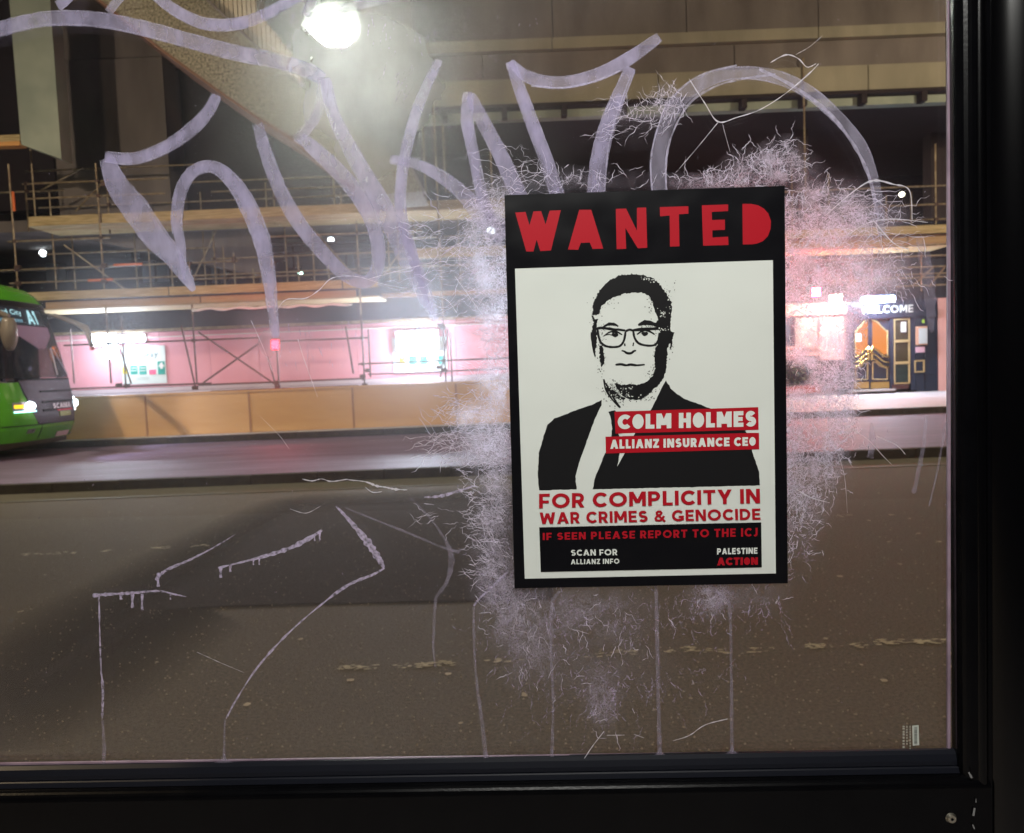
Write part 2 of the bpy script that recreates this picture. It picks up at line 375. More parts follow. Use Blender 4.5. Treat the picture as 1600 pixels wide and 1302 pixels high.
# diagonal covered stair with aggregate face and fluted cladding above
st = thing('concrete_stair', 'diagonal concrete stair with rough aggregate side and fluted cladding above it', 'staircase', PY(560,300,18))
lower = [(120,-30),(180,18),(250,74),(340,139),(400,180),(450,211),(505,252),(575,306)]
upper = [(295,-30),(322,0),(400,73),(450,118),(520,172),(575,215),(640,262),(660,300)]
for i in range(len(lower)-1):
    g = 1.5
    q = [PY(*lower[i],18), PY(lower[i+1][0]-g*.6, lower[i+1][1]-g*.4,18), PY(upper[i+1][0]-g*.6, upper[i+1][1]-g*.4,18), PY(*upper[i],18)]
    M().prism(q, (0,1.6,0)).build('side_panel', AGG, st)
M().prism([PY(a,b,17.95) for a,b in lower] + [PY(a,b+5,17.95) for a,b in reversed(lower)], (0,1.7,0)).build('bottom_edge', mat('rust_edge', (.16,.08,.05), .8), st)
M().prism([PY(a,b,17.9) for a,b in upper] + [PY(a+4,b-1,17.9) for a,b in reversed(upper)], (0,.3,0)).build('coping', CONC_D, st)
# flutes
fx = 318
while fx < 470:
    yb = (fx-322)/78*73 if fx < 400 else 73+(fx-400)*.9
    yb -= 3; yt = -60 if fx < 405 else max(-60, 18+(fx-405)*1.3)
    if yb > yt+3:
        a, b = PY(fx, yb, 18.2), PY(fx, yt, 18.2)
        M().box(a.x-.045, a.x+.035, 18.2, 18.34, min(a.z,b.z), max(a.z,b.z)).build('cladding_flute', FLUTE, st)
    fx += 7.4
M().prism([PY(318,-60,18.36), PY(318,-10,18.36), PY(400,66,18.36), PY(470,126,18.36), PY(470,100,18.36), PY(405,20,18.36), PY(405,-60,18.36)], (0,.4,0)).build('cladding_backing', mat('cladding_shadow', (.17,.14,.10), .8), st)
# tall blank wall behind the lantern
M().box(PY(405,0,20).x, PY(640,0,20).x, 20.2, 20.6, PY(500,168,20).z, 14).build('stair_tower_wall', CONC_D, st)

# ================================================================ ceiling strip lights deep in the recess
YL = emitter('warm_strip', (1.0,.85,.35), 3.0); YLs = emitter('warm_strip_bright', (1.0,.85,.25), 8.0)
def strip(px, py, wpx, hpx, Y, mt, label):
    t = thing('ceiling_light', label, 'ceiling light', PY(px,py,Y), 'strip lights inside the dark recess')
    M().pbox(px-wpx/2, py-hpx/2, px+wpx/2, py+hpx/2, Y, .25).build('diffuser', mt, t)
    M().pbox(px-wpx/2-1, py-hpx/2-2.5, px+wpx/2+1, py-hpx/2-.5, Y-.02, .3).build('housing', BLACKM, t)
strip(851, 212, 26, 4, 27, YL, 'dim yellow strip light above the top edge of the poster')
strip(1408, 198, 24, 4, 27, YL, 'dim yellow strip light near the dark shelter post')
strip(1344, 207, 14, 3, 29, YL, 'smallest faint yellow strip light behind the curved scratch')
strip(1223, 166, 17, 4, 25, YLs, 'bright yellow strip light on top of a lit yellow wall')
strip(1209, 196, 12, 5, 26, YLs, 'short bright yellow lamp under the bright strip light')
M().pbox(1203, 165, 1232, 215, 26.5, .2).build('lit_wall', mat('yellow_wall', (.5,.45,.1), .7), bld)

# small white site lamps
def dotlamp(px, py, rpx, Y, c, s, label):
    c0 = PY(px,py,Y); r = rpx*Y/F
    t = thing('site_lamp', label, 'lamp', c0, 'small round site lamps')
    M().tube(c0+Vector((0,-.05,0)), c0+Vector((0,.03,0)), r, 14, r2=r*1.05).build('lens', emitter('lens_glow', c, s), t)
    M().tube(c0+Vector((0,.031,0)), c0+Vector((0,.16,0)), r*1.25, 14, r2=r*.7).build('lamp_body', BLACKM, t)
    M().box(c0.x-.02, c0.x+.02, c0.y+.1, c0.y+.14, c0.z+r*.7, c0.z+r*1.25+.15).build('bracket', BLACKM, t)
CW = (.85,.97,1.0)
for a in ((67,396,4.5,26,CW,14,'small cold white lamp above the green coach'),
          (241,381,4.5,26,CW,14,'small cold white lamp under the thick tapering graffiti stroke'),
          (388,424,3.2,26,CW,9,'faint white lamp inside the curve of the second letter'),
          (517,375,4.2,26,CW,12,'small white lamp between the arms of the looped letter'),
          (469,427,3.4,26,(.6,1,.85),9,'faint greenish lamp just above the scaffold deck'),
          (767,361,6,26,CW,10,'white lamp shining through scratched glass beside the poster'),
          (1409,304,3.6,26,(1,.95,.7),8,'small warm lamp high by the shelter post')):
    dotlamp(*a)

# ================================================================ scaffold
sf = thing('scaffold', 'yellow lit tube scaffold with timber deck boards in front of the building', 'scaffold', (0, 21, .27))
TR = .023
SHADED_TUBE = mat('shaded_scaffold_tube', (.10,.055,.05), .55, .3)  # silhouette shade of the lower tubes put into their colour
def sline(name, a, b, Y=21.0, Y2=None, mt=TUBE, r=TR):
    return M().tube(PY(*a,Y), PY(*b,Y2 or Y), r, 8).build(name, mt, sf)
def standard(px, y0, y1, Y=21.0, r=TR, mt=TUBE):
    if y0 < 480 and y1 > 540:
        standard(px, y0, 492, Y, r); y0 = 492.6
    if y0 > 480: mt = SHADED_TUBE
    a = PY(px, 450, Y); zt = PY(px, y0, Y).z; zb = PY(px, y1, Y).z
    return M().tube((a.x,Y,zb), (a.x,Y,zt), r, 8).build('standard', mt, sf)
for px, y0, y1, Y in ((28,256,520,21),(163,255,600,21),(186,495,608,20.4),(298,410,600,21),(427,400,600,20.6),(436,290,350,22),(424,285,345,22),(562,345,600,20.8),(572,515,590,20.6),(540,300,345,22),(690,140,615,20.8),(672,180,330,21.6),(703,165,300,21.5),(530,215,335,22),
        (52,285,362,22),(64,230,340,22),(178,285,365,22),(270,395,453,22.4),(368,395,450,22.2),(397,420,450,22.2),(338,330,448,22.6),(468,400,448,22.4),(610,345,440,22),(1261,90,345,21),(1297,272,345,21),(1318,330,350,22),(1386,305,350,21),(1463,225,350,21),(1240,300,470,22),
        (105,515,600,22.5),(700,520,600,21.2),(775,180,300,21.4)):
    standard(px, y0, y1, Y)
STD = []; LED = []
for px, y0, y1, Y in ((88,300,452,22.6),(118,345,452,22.8),(215,330,452,22.7),(236,385,452,22.3),(322,300,446,22.8),(352,385,448,22.5),(410,330,446,22.9),(450,300,444,22.6),(492,325,442,22.8),(515,395,442,22.4),(585,300,440,22.9),(625,330,440,22.6),(650,290,440,22.9),(720,300,440,22.7),(745,330,440,22.4),(1240,250,345,22.4),(1330,395,450,21.6),(1362,395,450,21.6),(1425,300,350,22.2),(1440,395,455,21.6)):
    standard(px, y0, y1, Y, .02)
def ledger(x0, y, x1, Y=21.0, mt=TUBE, r=TR):
    LED.append((x0, y, x1, Y))
    if y > 500: mt = SHADED_TUBE                            # y is measured at x0
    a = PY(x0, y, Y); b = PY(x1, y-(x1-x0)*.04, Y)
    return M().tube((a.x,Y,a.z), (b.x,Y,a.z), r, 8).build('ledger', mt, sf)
for a in ((35,288,232,22),(52,287,262,21.5),(40,311,258,21),(12,378,172,21),(-20,302,100,22.5),(0,423,372,21.3),(15,443,316,21),(230,434,470,21.2),(470,424,800,21.3),(300,437,640,21),
          (100,540,420,20.6),(110,608,330,20.6),(310,602,570,20.5),(330,612,560,20.2),(420,534,575,20.5),(560,569,800,20.5),(575,585,800,22),(640,372,800,21),(1225,329,1500,21),(1360,347,1500,21.4),(1225,409,1500,21),(1225,392,1500,20.8),(1380,420,1500,21.2),(1400,430,1500,21),(1400,448,1500,20.8),
          (330,300,620,22),(300,285,640,22.3),(420,370,660,21.2),(-20,450,20,21.4),(60,325,640,22.9),(180,352,660,22.9),(330,405,700,22.5),(60,398,330,22.8),(700,300,800,22.2),(620,405,800,22.0),(40,268,330,23.2),(1225,300,1500,22.4),(1290,440,1500,21.7)):
    ledger(*a)
for a, b, Y in (((100,383),(195,452),21.2),((163,283),(118,330),21.6),((188,545),(205,600),20.5),((283,508),(305,604),20.4),((310,519),(432,602),20.4),((318,598),(420,526),20.5),((410,524),(430,600),20.4),((540,510),(552,584),20.4),((700,515),(688,590),21),
                ((300,440),(352,330),22.7),((470,335),(560,440),22.7),((600,430),(668,330),22.6),((60,300),(130,262),22.5),((720,430),(780,340),22.5),((1452,448),(1476,418),21.4),((1425,448),(1458,418),21.2)):
    sline('brace', a, b, Y, mt=SHADED_TUBE if a[1] > 500 else TUBE)
sline('ledger_sleeve', (178,414.5), (222,412.8), 21.24, mt=TAPE, r=.034)
sline('ledger_sleeve', (138,438.6), (176,437), 20.96, mt=TAPE, r=.034)
sline('standard_sleeve', (20,300), (22.3,330), 20.96, mt=TAPE, r=.034)
for q in ((186,602),(198,603),(305,606),(434,604),(432,598),(567,588),(570,602),(575,579),(688,508),(692,512),(686,574),(694,578),(163,415),(28,418),(298,438),(163,440),(28,443),(427,412),(562,420),(690,424),(163,288),(690,372)):
    c = PY(q[0],q[1],20.35 if q[1]>480 else 20.93)
    M().box(c.x-.06,c.x+.06,c.y-.05,c.y+.05,c.z-.05,c.z+.05).tube(c+Vector((-.08,-.02,0)), c+Vector((.08,-.02,0)), .02, 6).build('coupler', RUST, sf)
for (x0,y,x1,Y) in LED:
    for px, ya, yb, Y2 in ((28,256,520,21),(163,255,600,21),(298,410,600,21),(427,400,600,20.6),(436,290,350,22),(562,345,600,20.8),(690,140,615,20.8),(178,285,365,22),(270,395,453,22.4),(368,395,450,22.2),(338,330,448,22.6),(468,400,448,22.4),(1261,90,345,21),(1297,272,345,21),(1386,305,350,21),(1463,225,350,21),(52,285,362,22)):
        yc = y-(px-x0)*.04; pxx = px+(yc-450)*.07*(1-(px)/1480)
        if x0 < pxx < x1 and ya < yc < yb and abs(Y-Y2) < 1:
            c = PY(pxx, yc, min(Y,Y2)); M().box(c.x-.04,c.x+.04,c.y-.045,c.y+.045,c.z-.04,c.z+.04).tube(c+Vector((.02,-.06,.02)), c+Vector((.02,.06,.02)), .015, 6).build('coupler', RUST, sf)
def boards(x0, x1, y0, y1, Y, n, seg=240, mt=BOARD, gap=.8):
    """n stacked boards; y measured at x0"""
    h = (y1-y0)/n; x = x0; k = 0
    while x < x1-5:
        xe = min(x+seg*(0.8+.4*random.random()), x1)
        for i in range(n):
            ya = y0+i*h-(x-x0)*.04
            a = PY(x+.6, ya+gap/2, Y); b = PY(xe-.6, ya+h-gap/2-(xe-x)*.04, Y)
            off = random.uniform(0,.04)+i*.07
            bevel(M().box(a.x, b.x, Y+off, Y+off+.05, b.z, a.z).build('board', mt, sf), .006, 1)
        x = xe
BOARD2 = mat('tan_board', (.40,.25,.13), .8, c2=(.48,.32,.18), scale=3, stretch=(.5,3,8))
boards(38, 590, 457, 471, 20.75, 1)
boards(70, 560, 472, 484, 20.9, 1, mt=BOARD2)
boards(42, 800, 338, 354, 21.05, 1)
boards(640, 800, 388, 404, 20.9, 1)
boards(1225, 1500, 360, 374, 20.7, 1, 170)
boards(1225, 1500, 375, 390, 20.85, 1, 170, mt=BOARD2)
boards(60, 640, 352, 360, 21.6, 1, mt=BOARD2)
boards(595, 800, 458, 466, 21.4, 1, mt=BOARD2)
# deck undersides
for a, b, y, Y in ((38,590,486,20.9),(42,800,354,21.1),(1225,1500,391,20.9)):
    p0, p1 = PY(a,y,Y), PY(b,y-(b-a)*.04,Y)
    M().box(p0.x, p1.x, Y+.05, Y+1.5, p0.z, p0.z+.04).build('deck', BOARD, sf)
# lit lower edge of the deck boards painted as a thin white roll
pts = [PY(x, 484-(x-300)*.035+1.2*math.sin(x*.13), 20.7) for x in range(300, 560, 10)]
M().path(pts, [.035+.01*math.sin(i*1.7) for i in range(len(pts))], 8).build('lit_deck_edge', WHITE, sf, smooth=True)
M().tube(PY(712,500,20.4), PY(800,496,20.4), .05, 12).build('padded_tube', PINKW, sf, smooth=True)
# beam above the pink hoarding (shade of the void behind painted as a navy sheet)
vo = thing('site_canopy', 'dark steel canopy beam over the pink hoarding', 'canopy', (-5,23.2,3.2))
a = PY(20,517,23.4)
M().box(PY(-100,500,23.4).x, PY(800,500,23.4).x, 23.25, 23.45, PY(400,512,23.4).z, PY(400,508,23.4).z).build('beam', TUBE, vo)
M().box(PY(-100,500,23.4).x, PY(1500,500,23.4).x, 24.2, 24.4, PY(400,512,23.4).z, 4.2).build('void_shade', mat('navy_void', (.018,.016,.03), .6), vo)

# ================================================================ pink hoarding with panels
ph = thing('pink_hoarding', 'pink painted plywood hoarding lit by white lamps behind the scaffold', 'hoarding', (-3, 23.5, .27))
zt, zb = PY(300,517,23.5).z, PY(300,603,23.5).z
xa, xb = PY(20,560,23.5).x, PY(1010,560,23.5).x
M().box(xa, xb, 23.56, 23.66, .27, zt-.02).build('backing', BLACKM, ph)
x = xa; first = None
while x < xb:
    if first is None:
        first = M().box(xa+.006, xa+1.434, 23.5, 23.55, zb, zt).build('panel', PINK, ph)
    else:
        c = first.copy(); col.objects.link(c); c.parent = ph; c.location = (x-xa, random.uniform(0,.008), 0)
    x += 1.44
M().box(xa, xb, 23.40, 23.56, zb-.12, zb-.01).build('rail', PLINTH, ph)
M().box(xa, xb, 23.30, 23.56, .27, zb-.13).build('plinth', PLINTH, ph)
M().box(xa, xb, 23.44, 23.495, zt-.16, zt-.13).build('cable_rail', WHITE, ph)

# text helper: a bold geometric alphabet drawn stroke by stroke ------------------
def rib2(pts, w_):
    n = len(pts); L_, R_ = [], []
    for i, (x, y) in enumerate(pts):
        ds = []
        if i > 0: dx, dy = x-pts[i-1][0], y-pts[i-1][1]; l = math.hypot(dx,dy) or 1; ds.append((dx/l,dy/l))
        if i < n-1: dx, dy = pts[i+1][0]-x, pts[i+1][1]-y; l = math.hypot(dx,dy) or 1; ds.append((dx/l,dy/l))
        tx, ty = sum(d[0] for d in ds), sum(d[1] for d in ds); l = math.hypot(tx,ty) or 1; tx, ty = tx/l, ty/l
        k = 1/max(.45, abs(tx*ds[0][0]+ty*ds[0][1])); h = w_/2*k
        L_.append((x-ty*h, y+tx*h)); R_.append((x+ty*h, y-tx*h))
    return [[L_[i], R_[i], R_[i+1], L_[i+1]] for i in range(n-1)]
def glyph(ch, w_, fill_o=False):
    s_ = w_/2; h = w_*.56
    def rc(a,b,c,d): return [(a,b),(c,b),(c,d),(a,d)]
    def sl(x0,y0,x1,y1,hh=h): return [(x0-hh,y0),(x0+hh,y0),(x1+hh,y1),(x1-hh,y1)]
    def arc(cx,cy,rx,ry,a0,a1,n=14): return [(cx+rx*math.cos(math.radians(a0+(a1-a0)*i/n)), cy+ry*math.sin(math.radians(a0+(a1-a0)*i/n))) for i in range(n+1)]
    if ch == 'A': return [sl(h,0,.44,1,h), sl(.88-h,0,.44,1,h), rc(.24,.20,.64,.20+w_*.8)], .88
    if ch == 'C': return rib2(arc(.46,.5,.46-s_,.5-s_,42,318,20), w_), .80
    if ch == 'D': return [rc(0,0,w_,1)]+rib2([(s_,s_),(.32,s_)]+arc(.34,.5,.46-s_,.5-s_,-88,88)+[(.32,1-s_),(s_,1-s_)], w_), .80
    if ch == 'E': return [rc(0,0,w_,1), rc(w_,0,.62,w_*.92), rc(w_,1-w_*.92,.62,1), rc(w_,.5-w_*.44,.57,.5+w_*.44)], .62
    if ch == 'F': return [rc(0,0,w_,1), rc(w_,1-w_*.92,.60,1), rc(w_,.44-w_*.44,.55,.44+w_*.44)], .60
    if ch == 'G': return rib2(arc(.48,.5,.48-s_,.5-s_,42,300,20)+[(.90-s_,.16)], w_*.98)+[rc(.90-w_,.10,.90,.5), rc(.50,.5-w_*.8,.90-w_,.5)], .90
    if ch == 'H': return [rc(0,0,w_,1), rc(.76-w_,0,.76,1), rc(w_,.5-w_*.45,.76-w_,.5+w_*.45)], .76
    if ch == 'I': return [rc(0,0,w_,1)], w_
    if ch == 'J': return rib2([(.48-s_,1),(.48-s_,.34)]+arc(.24,.30,.24-s_,.30-s_,0,-150,10), w_), .48
    if ch == 'L': return [rc(0,0,w_,1), rc(w_,0,.56,w_*.92)], .56
    if ch == 'M': return [rc(0,0,w_,1), rc(.94-w_,0,.94,1), sl(.47,.22,h,1,h), sl(.47,.22,.94-h,1,h)], .94
    if ch == 'N': return [rc(0,0,w_,1), rc(.78-w_,0,.78,1), sl(.78-h,0,h,1,h)], .78
    if ch == 'O':
        if fill_o: return [arc(.36,.5,.36,.5,0,345,23)], .72
        return rib2(arc(.5,.5,.5-s_,.5-s_,0,360,28), w_), 1.0
    if ch in 'PR':
        o = [rc(0,0,w_,1)]+rib2([(s_,1-s_),(.36,1-s_)]+arc(.38,.66,.30-s_,.34-s_,88,-88,10)+[(.36,.32+s_),(s_,.32+s_)], w_*.95)
        if ch == 'R': o.append(sl(.70-h,0,.38,.40,h))
        return o, .70
    if ch == 'S':
        ry = (1-w_)/4; return rib2(arc(.34,1-s_-ry,.32-s_,ry,25,268,12)+arc(.34,s_+ry,.34-s_,ry,88,-152,12), w_), .68
    if ch == 'T': return [rc(0,1-w_*.95,.68,1), rc(.34-s_,0,.34+s_,1-w_*.95)], .68
    if ch == 'U': return rib2([(s_,1),(s_,.38)]+arc(.37,.37,.37-s_,.37-s_,180,360,12)+[(.74-s_,1)], w_), .74
    if ch == 'W': return [sl(.30,0,h,1,h), sl(.30,0,.58,.92,h), sl(.86,0,.58,.92,h), sl(.86,0,1.16-h,1,h)], 1.16
    if ch == 'Y': return [rc(.40-s_,0,.40+s_,.45), sl(.40,.38,h,1,h), sl(.40,.38,.80-h,1,h)], .80
    if ch == 'Z': return [rc(0,1-w_*.92,.66,1), rc(0,0,.66,w_*.92), sl(h+.01,w_*.5,.65-h,1-w_*.5,h)], .66
    if ch == '1': return [rc(.12,0,.12+w_,1), sl(.02,.7,.16,1,h*.8)], .34
    if ch == '&': return rib2([(.80,0),(.22,.66),(.20,.80),(.32,.90),(.46,.90),(.55,.78),(.48,.64),(.20,.46),(.10,.30),(.14,.15),(.30,.09),(.48,.12),(.62,.28),(.74,.50)], w_*.8), .84
    return [rc(0,0,w_,1)], w_
def stroke_text(m, s_, q, fn, w_=.2, gap=.11, space=.30, fill_o=False):
    """q: photo-like quad TL,TR,BR,BL; fn(x, y, lift)"""
    polys = []; x = 0
    for ch in s_:
        if ch == ' ': x += space; continue
        gl_, adv = glyph(ch, w_, fill_o)
        polys += [[(x+a, b) for a, b in p_] for p_ in gl_]; x += adv+gap
    x -= gap; TL, TR_, BR, BL = [Vector(p) for p in q]
    for k, p_ in enumerate(polys):
        out = []
        for u, v in p_:
            t = TL.lerp(TR_, u/x); b = BL.lerp(BR, u/x); c_ = b.lerp(t, v); out.append(fn(c_.x, c_.y, (k%9)*.000004))
        m.add(out, [tuple(range(len(out)))])
    return m
def text_mesh(s, bold=0.0, gap=.10, space=.38):
    vs, fs = [], []; x = 0
    for ch in s:
        if ch == ' ': x += space; continue
        cu = bpy.data.curves.new('t', 'FONT'); cu.body = ch; cu.offset = bold; cu.resolution_u = 4; cu.fill_mode = 'BOTH'
        ob = bpy.data.objects.new('t', cu); me = bpy.data.meshes.new_from_object(ob)
        co = [(v.co.x, v.co.y) for v in me.vertices]; mn = min(c[0] for c in co); mx = max(c[0] for c in co)
        b = len(vs); vs += [(x+c[0]-mn, c[1]) for c in co]; fs += [tuple(b+i for i in p.vertices) for p in me.polygons]
        x += mx-mn+gap
        bpy.data.objects.remove(ob); bpy.data.meshes.remove(me); bpy.data.curves.remove(cu)
    x0, x1 = min(v[0] for v in vs), max(v[0] for v in vs); y0, y1 = min(v[1] for v in vs), max(v[1] for v in vs)
    return [((v[0]-x0)/(x1-x0), (v[1]-y0)/(y1-y0)) for v in vs], fs
def text_quad(m, s, q, fn, **k):
    vs, fs = text_mesh(s, **k); TL, TR_, BR, BL = [Vector(p) for p in q]
    out = []
    for u, v in vs:
        t = TL.lerp(TR_, u); b = BL.lerp(BR, u); p = b.lerp(t, v); out.append(fn(p.x, p.y))
    m.add(out, fs); return m

# safety notices
def notice(px0, py0, px1, py1, Y, label, full=True):
    t = thing('safety_notice', label, 'sign', PY((px0+px1)/2, py1, Y), 'site safety notices on the pink hoarding')
    M().pbox(px0, py0, px1, py1, Y, .02).build('board', mat('notice_board', (.66,.78,.78), .5), t)
    w_, h = px1-px0, py1-py0; f = lambda u, v: PY(px0+u*w_, py0+v*h-(u-.5)*w_*.04, Y-.006)
    TEAL = mat('teal_print', (.0,.30,.25), .5); YEL = mat('yellow_print', (.75,.62,.03), .5); PNK = mat('pink_print', (.8,.12,.25), .5)
    def icon(u0, v0, u1, v1, mt): M().pbox(px0+u0*w_, py0+v0*h, px0+u1*w_, py0+v1*h, Y-.008, .006).build('icon', mt, t)
    if full:
        m = M(); text_quad(m, 'skanlbray', [(px0+.1*w_,py0+.17*h),(px0+.82*w_,py0+.13*h),(px0+.82*w_,py0+.33*h),(px0+.1*w_,py0+.37*h)], lambda a,b: PY(a,b,Y-.006), bold=.012)
        m.build('lettering', mat('grey_print', (.15,.22,.25), .5), t)
        M().pbox(px0+.33*w_, py0+.83*h, px0+.62*w_, py0+.85*h, Y-.006, .004).pbox(px0+.33*w_, py0+.88*h, px0+.62*w_, py0+.895*h, Y-.006, .004).build('small_print', mat('pale_print', (.4,.5,.5), .5), t)
        icon(.02,.56,.14,.74,YEL); icon(.20,.52,.36,.75,TEAL); icon(.40,.52,.56,.75,TEAL); icon(.62,.62,.78,.75,PNK); icon(.82,.40,.98,.75,TEAL)
        m = M().pbox(px0+.87*w_, py0+.44*h, px0+.93*w_, py0+.60*h, Y-.016, .006).pbox(px0+.84*w_, py0+.495*h, px0+.87*w_, py0+.545*h, Y-.016, .006).pbox(px0+.93*w_, py0+.495*h, px0+.96*w_, py0+.545*h, Y-.016, .006)
        m.build('cross', WHITE, t)
        m = M()
        for k in (.22,.42): m.pbox(px0+k*w_, py0+.57*h, px0+(k+.12)*w_, py0+.59*h, Y-.012, .003).pbox(px0+k*w_, py0+.64*h, px0+(k+.12)*w_, py0+.66*h, Y-.012, .003)
        m.build('icon_lines', WHITE, t)
    else:
        icon(.12,.55,.22,.75,YEL); icon(.30,.52,.44,.76,TEAL); icon(.50,.52,.64,.76,TEAL); icon(.84,.52,.98,.76,TEAL)
notice(190, 541, 259, 600, 23.46, 'white safety notice with teal icons on the pink hoarding')
notice(614, 527, 698, 583, 23.46, 'white safety notice washed out by the brightest lamp', False)

# ================================================================ white lamps on the hoarding
LEDW = emitter('led_white', (.62,.80,1.0), 110.0, True); LEDB = emitter('led_bright', (.62,.80,1.0), 130.0, True)
def flood(px, py, wp, hp, Y, label, energy, mt=LEDW, col_=(.85,.92,1.0)):
    c = PY(px,py,Y); t = thing('flood_lamp', label, 'lamp', c, 'white lamps along the hoarding')
    wd, hd = wp*Y/F, hp*Y/F
    M().box(c.x-wd/2-.04, c.x+wd/2+.04, c.y, c.y+.10, c.z-hd/2-.04, c.z+hd/2+.04).build('housing', WHITE, t)
    M().box(c.x-wd/2, c.x+wd/2, c.y-.03, c.y-.002, c.z-hd/2, c.z+hd/2).build('lens', mt, t)
    M().box(c.x-.03, c.x+.03, c.y+.10, c.y+.16, c.z-.1, c.z+hd/2+.14).build('bracket', BLACKM, t)
    lamp_light('lamp_glow', 'AREA', (c.x, c.y-.05, c.z), energy, col_, wd, hd, target=(c.x, c.y-1.6, c.z-1.2), parent=t)
    if energy: lamp_light('wall_wash', 'POINT', (c.x, c.y-.45, c.z-.1), energy*.45, col_, .12, parent=t)
flood(161, 531, 33, 15, 23.3, 'white flood lamp over the coach mirror on the pink hoarding', 170)
flood(206, 530, 38, 10, 23.42, 'long white lamp above the readable safety notice', 80)
flood(172, 550, 17, 20, 22.6, 'round white lamp on a post before the hoarding', 40)
flood(652, 532, 62, 26, 23.3, 'brightest white flood lamp near the middle of the hoarding', 460, LEDB)
# red lamp
c = PY(430,539,19.6); t = thing('red_lamp', 'glowing red warning lamp hanging from a scaffold brace', 'lamp', c)
M().tube(c+Vector((0,0,-.11)), c+Vector((0,0,.11)), .085, 16).build('lens', emitter('red_glow', (1,.018,.035), 22.0, True), t, smooth=True)
M().tube(c+Vector((0,0,.112)), c+Vector((0,0,.16)), .06, 12).build('cap', BLACKM, t); M().tube(c+Vector((0,0,-.15)), c+Vector((0,0,-.112)), .07, 12).build('base', BLACKM, t)
lamp_light('red_light', 'POINT', (c.x, c.y-.2, c.z), 90, (1,.05,.08), .08, parent=t)

# ================================================================ cream barrier
br = thing('site_barrier', 'long cream plywood barrier standing behind the far kerb', 'barrier', (-4, 17.6, .27))
zt = PY(300,613,17.6).z; x = PY(66,640,17.6).x; xe = PY(960,640,17.6).x; seg = (PY(390,640,17.6)-PY(228,640,17.6)).x; first = None
x = PY(228,640,17.6).x - 3*seg; xs0 = x
while x < xe:
    if first is None:
        first = M().box(x+.012, x+seg-.012, 17.6, 17.63, .275, zt-.05).build('panel', CREAM, br); bevel(first, .006, 1)
        f2 = M().box(x-.02, x+.02, 17.585, 17.64, .275, zt-.052).build('post', CREAM_E, br)
    else:
        for f in (first, f2):
            c = f.copy(); col.objects.link(c); c.parent = br; c.location = (x-xs0, 0, 0)
    x += seg
M().box(xs0, xe, 17.575, 17.66, zt-.048, zt).build('top_rail', CREAM, br)
M().box(xs0, xe, 17.66, 17.72, .275, .40).build('sole_plate', KERB, br)

# ================================================================ pub front at the right: window, plants, doors
pf = thing('pub_building', 'pink rendered pub front with navy timber entrance and WELCOME fascia', 'building', PY(1380,612,23.5))
Y = 23.5
def pb(name, mt, x0, y0, x1, y1, yy=Y, d=.1, par=None): return M().pbox(x0,y0,x1,y1,yy,d).build(name, mt, par or pf)
pb('wall', PINKW, 1010, 500, 1227, 566, Y, .3); pb('wall', PINKW, 1247, 496, 1323, 563, Y, .3)
pb('wall', PINKW, 1466, 464, 1560, 611, Y, .3)
pb('wall', PINKW, 1010, 478, 1323, 497, Y, .3)
wn_ = pb('window', mat('blue_glass', (.10,.14,.24), .15), 1100, 499, 1246, 543, Y+.12, .05)
pb('frame', WHITE, 1244, 497, 1247, 545, Y+.02, .1, wn_); pb('glazing_bar', WHITE, 1180, 499, 1182.5, 543, Y+.06, .05, wn_)
for k, (y, d) in enumerate(((545,.18),(550.5,.12),(556,.16))): pb('sill_moulding', PINKW, 1010, y, 1281, y+4.6, Y-d, d)
pb('wall', PINKW, 1010, 561, 1285, 566, Y, .3)
pb('stall_riser', BLUE, 1010, 566.5, 1323, 612, Y+.05, .2)
pb('downpipe', PINKW, 1281, 498, 1285, 563, Y-.08, .07)
# doorway
pb('wall', BLUE, 1322, 470, 1465, 493, Y+.05, .3)               # fascia board behind the sign
dw = thing('pub_entrance', 'navy and gold double doors under a WELCOME sign', 'doorway', PY(1385,610,Y))
def db(name, mt, x0, y0, x1, y1, yy=Y, d=.06, par=None): return M().pbox(x0,y0,x1,y1,yy,d).build(name, mt, par or dw)
db('frame_post', BLUE, 1322, 494, 1333, 611, Y-.05, .2); db('frame_post', BLUE, 1391, 498, 1396.5, 610, Y-.03, .2)
db('frame_post', BLUE, 1423, 494, 1430, 610, Y-.03, .2); db('frame_head', BLUE, 1322, 486, 1465, 497, Y-.06, .2)
db('side_wall', BLUE, 1430.5, 490, 1444, 611, Y-.02, .2); db('side_wall', BLUE, 1444.5, 470, 1465, 611, Y+.0, .2)
db('threshold', PAVE, 1330, 609, 1400, 612, Y-.25, .3)
AM = AMBER
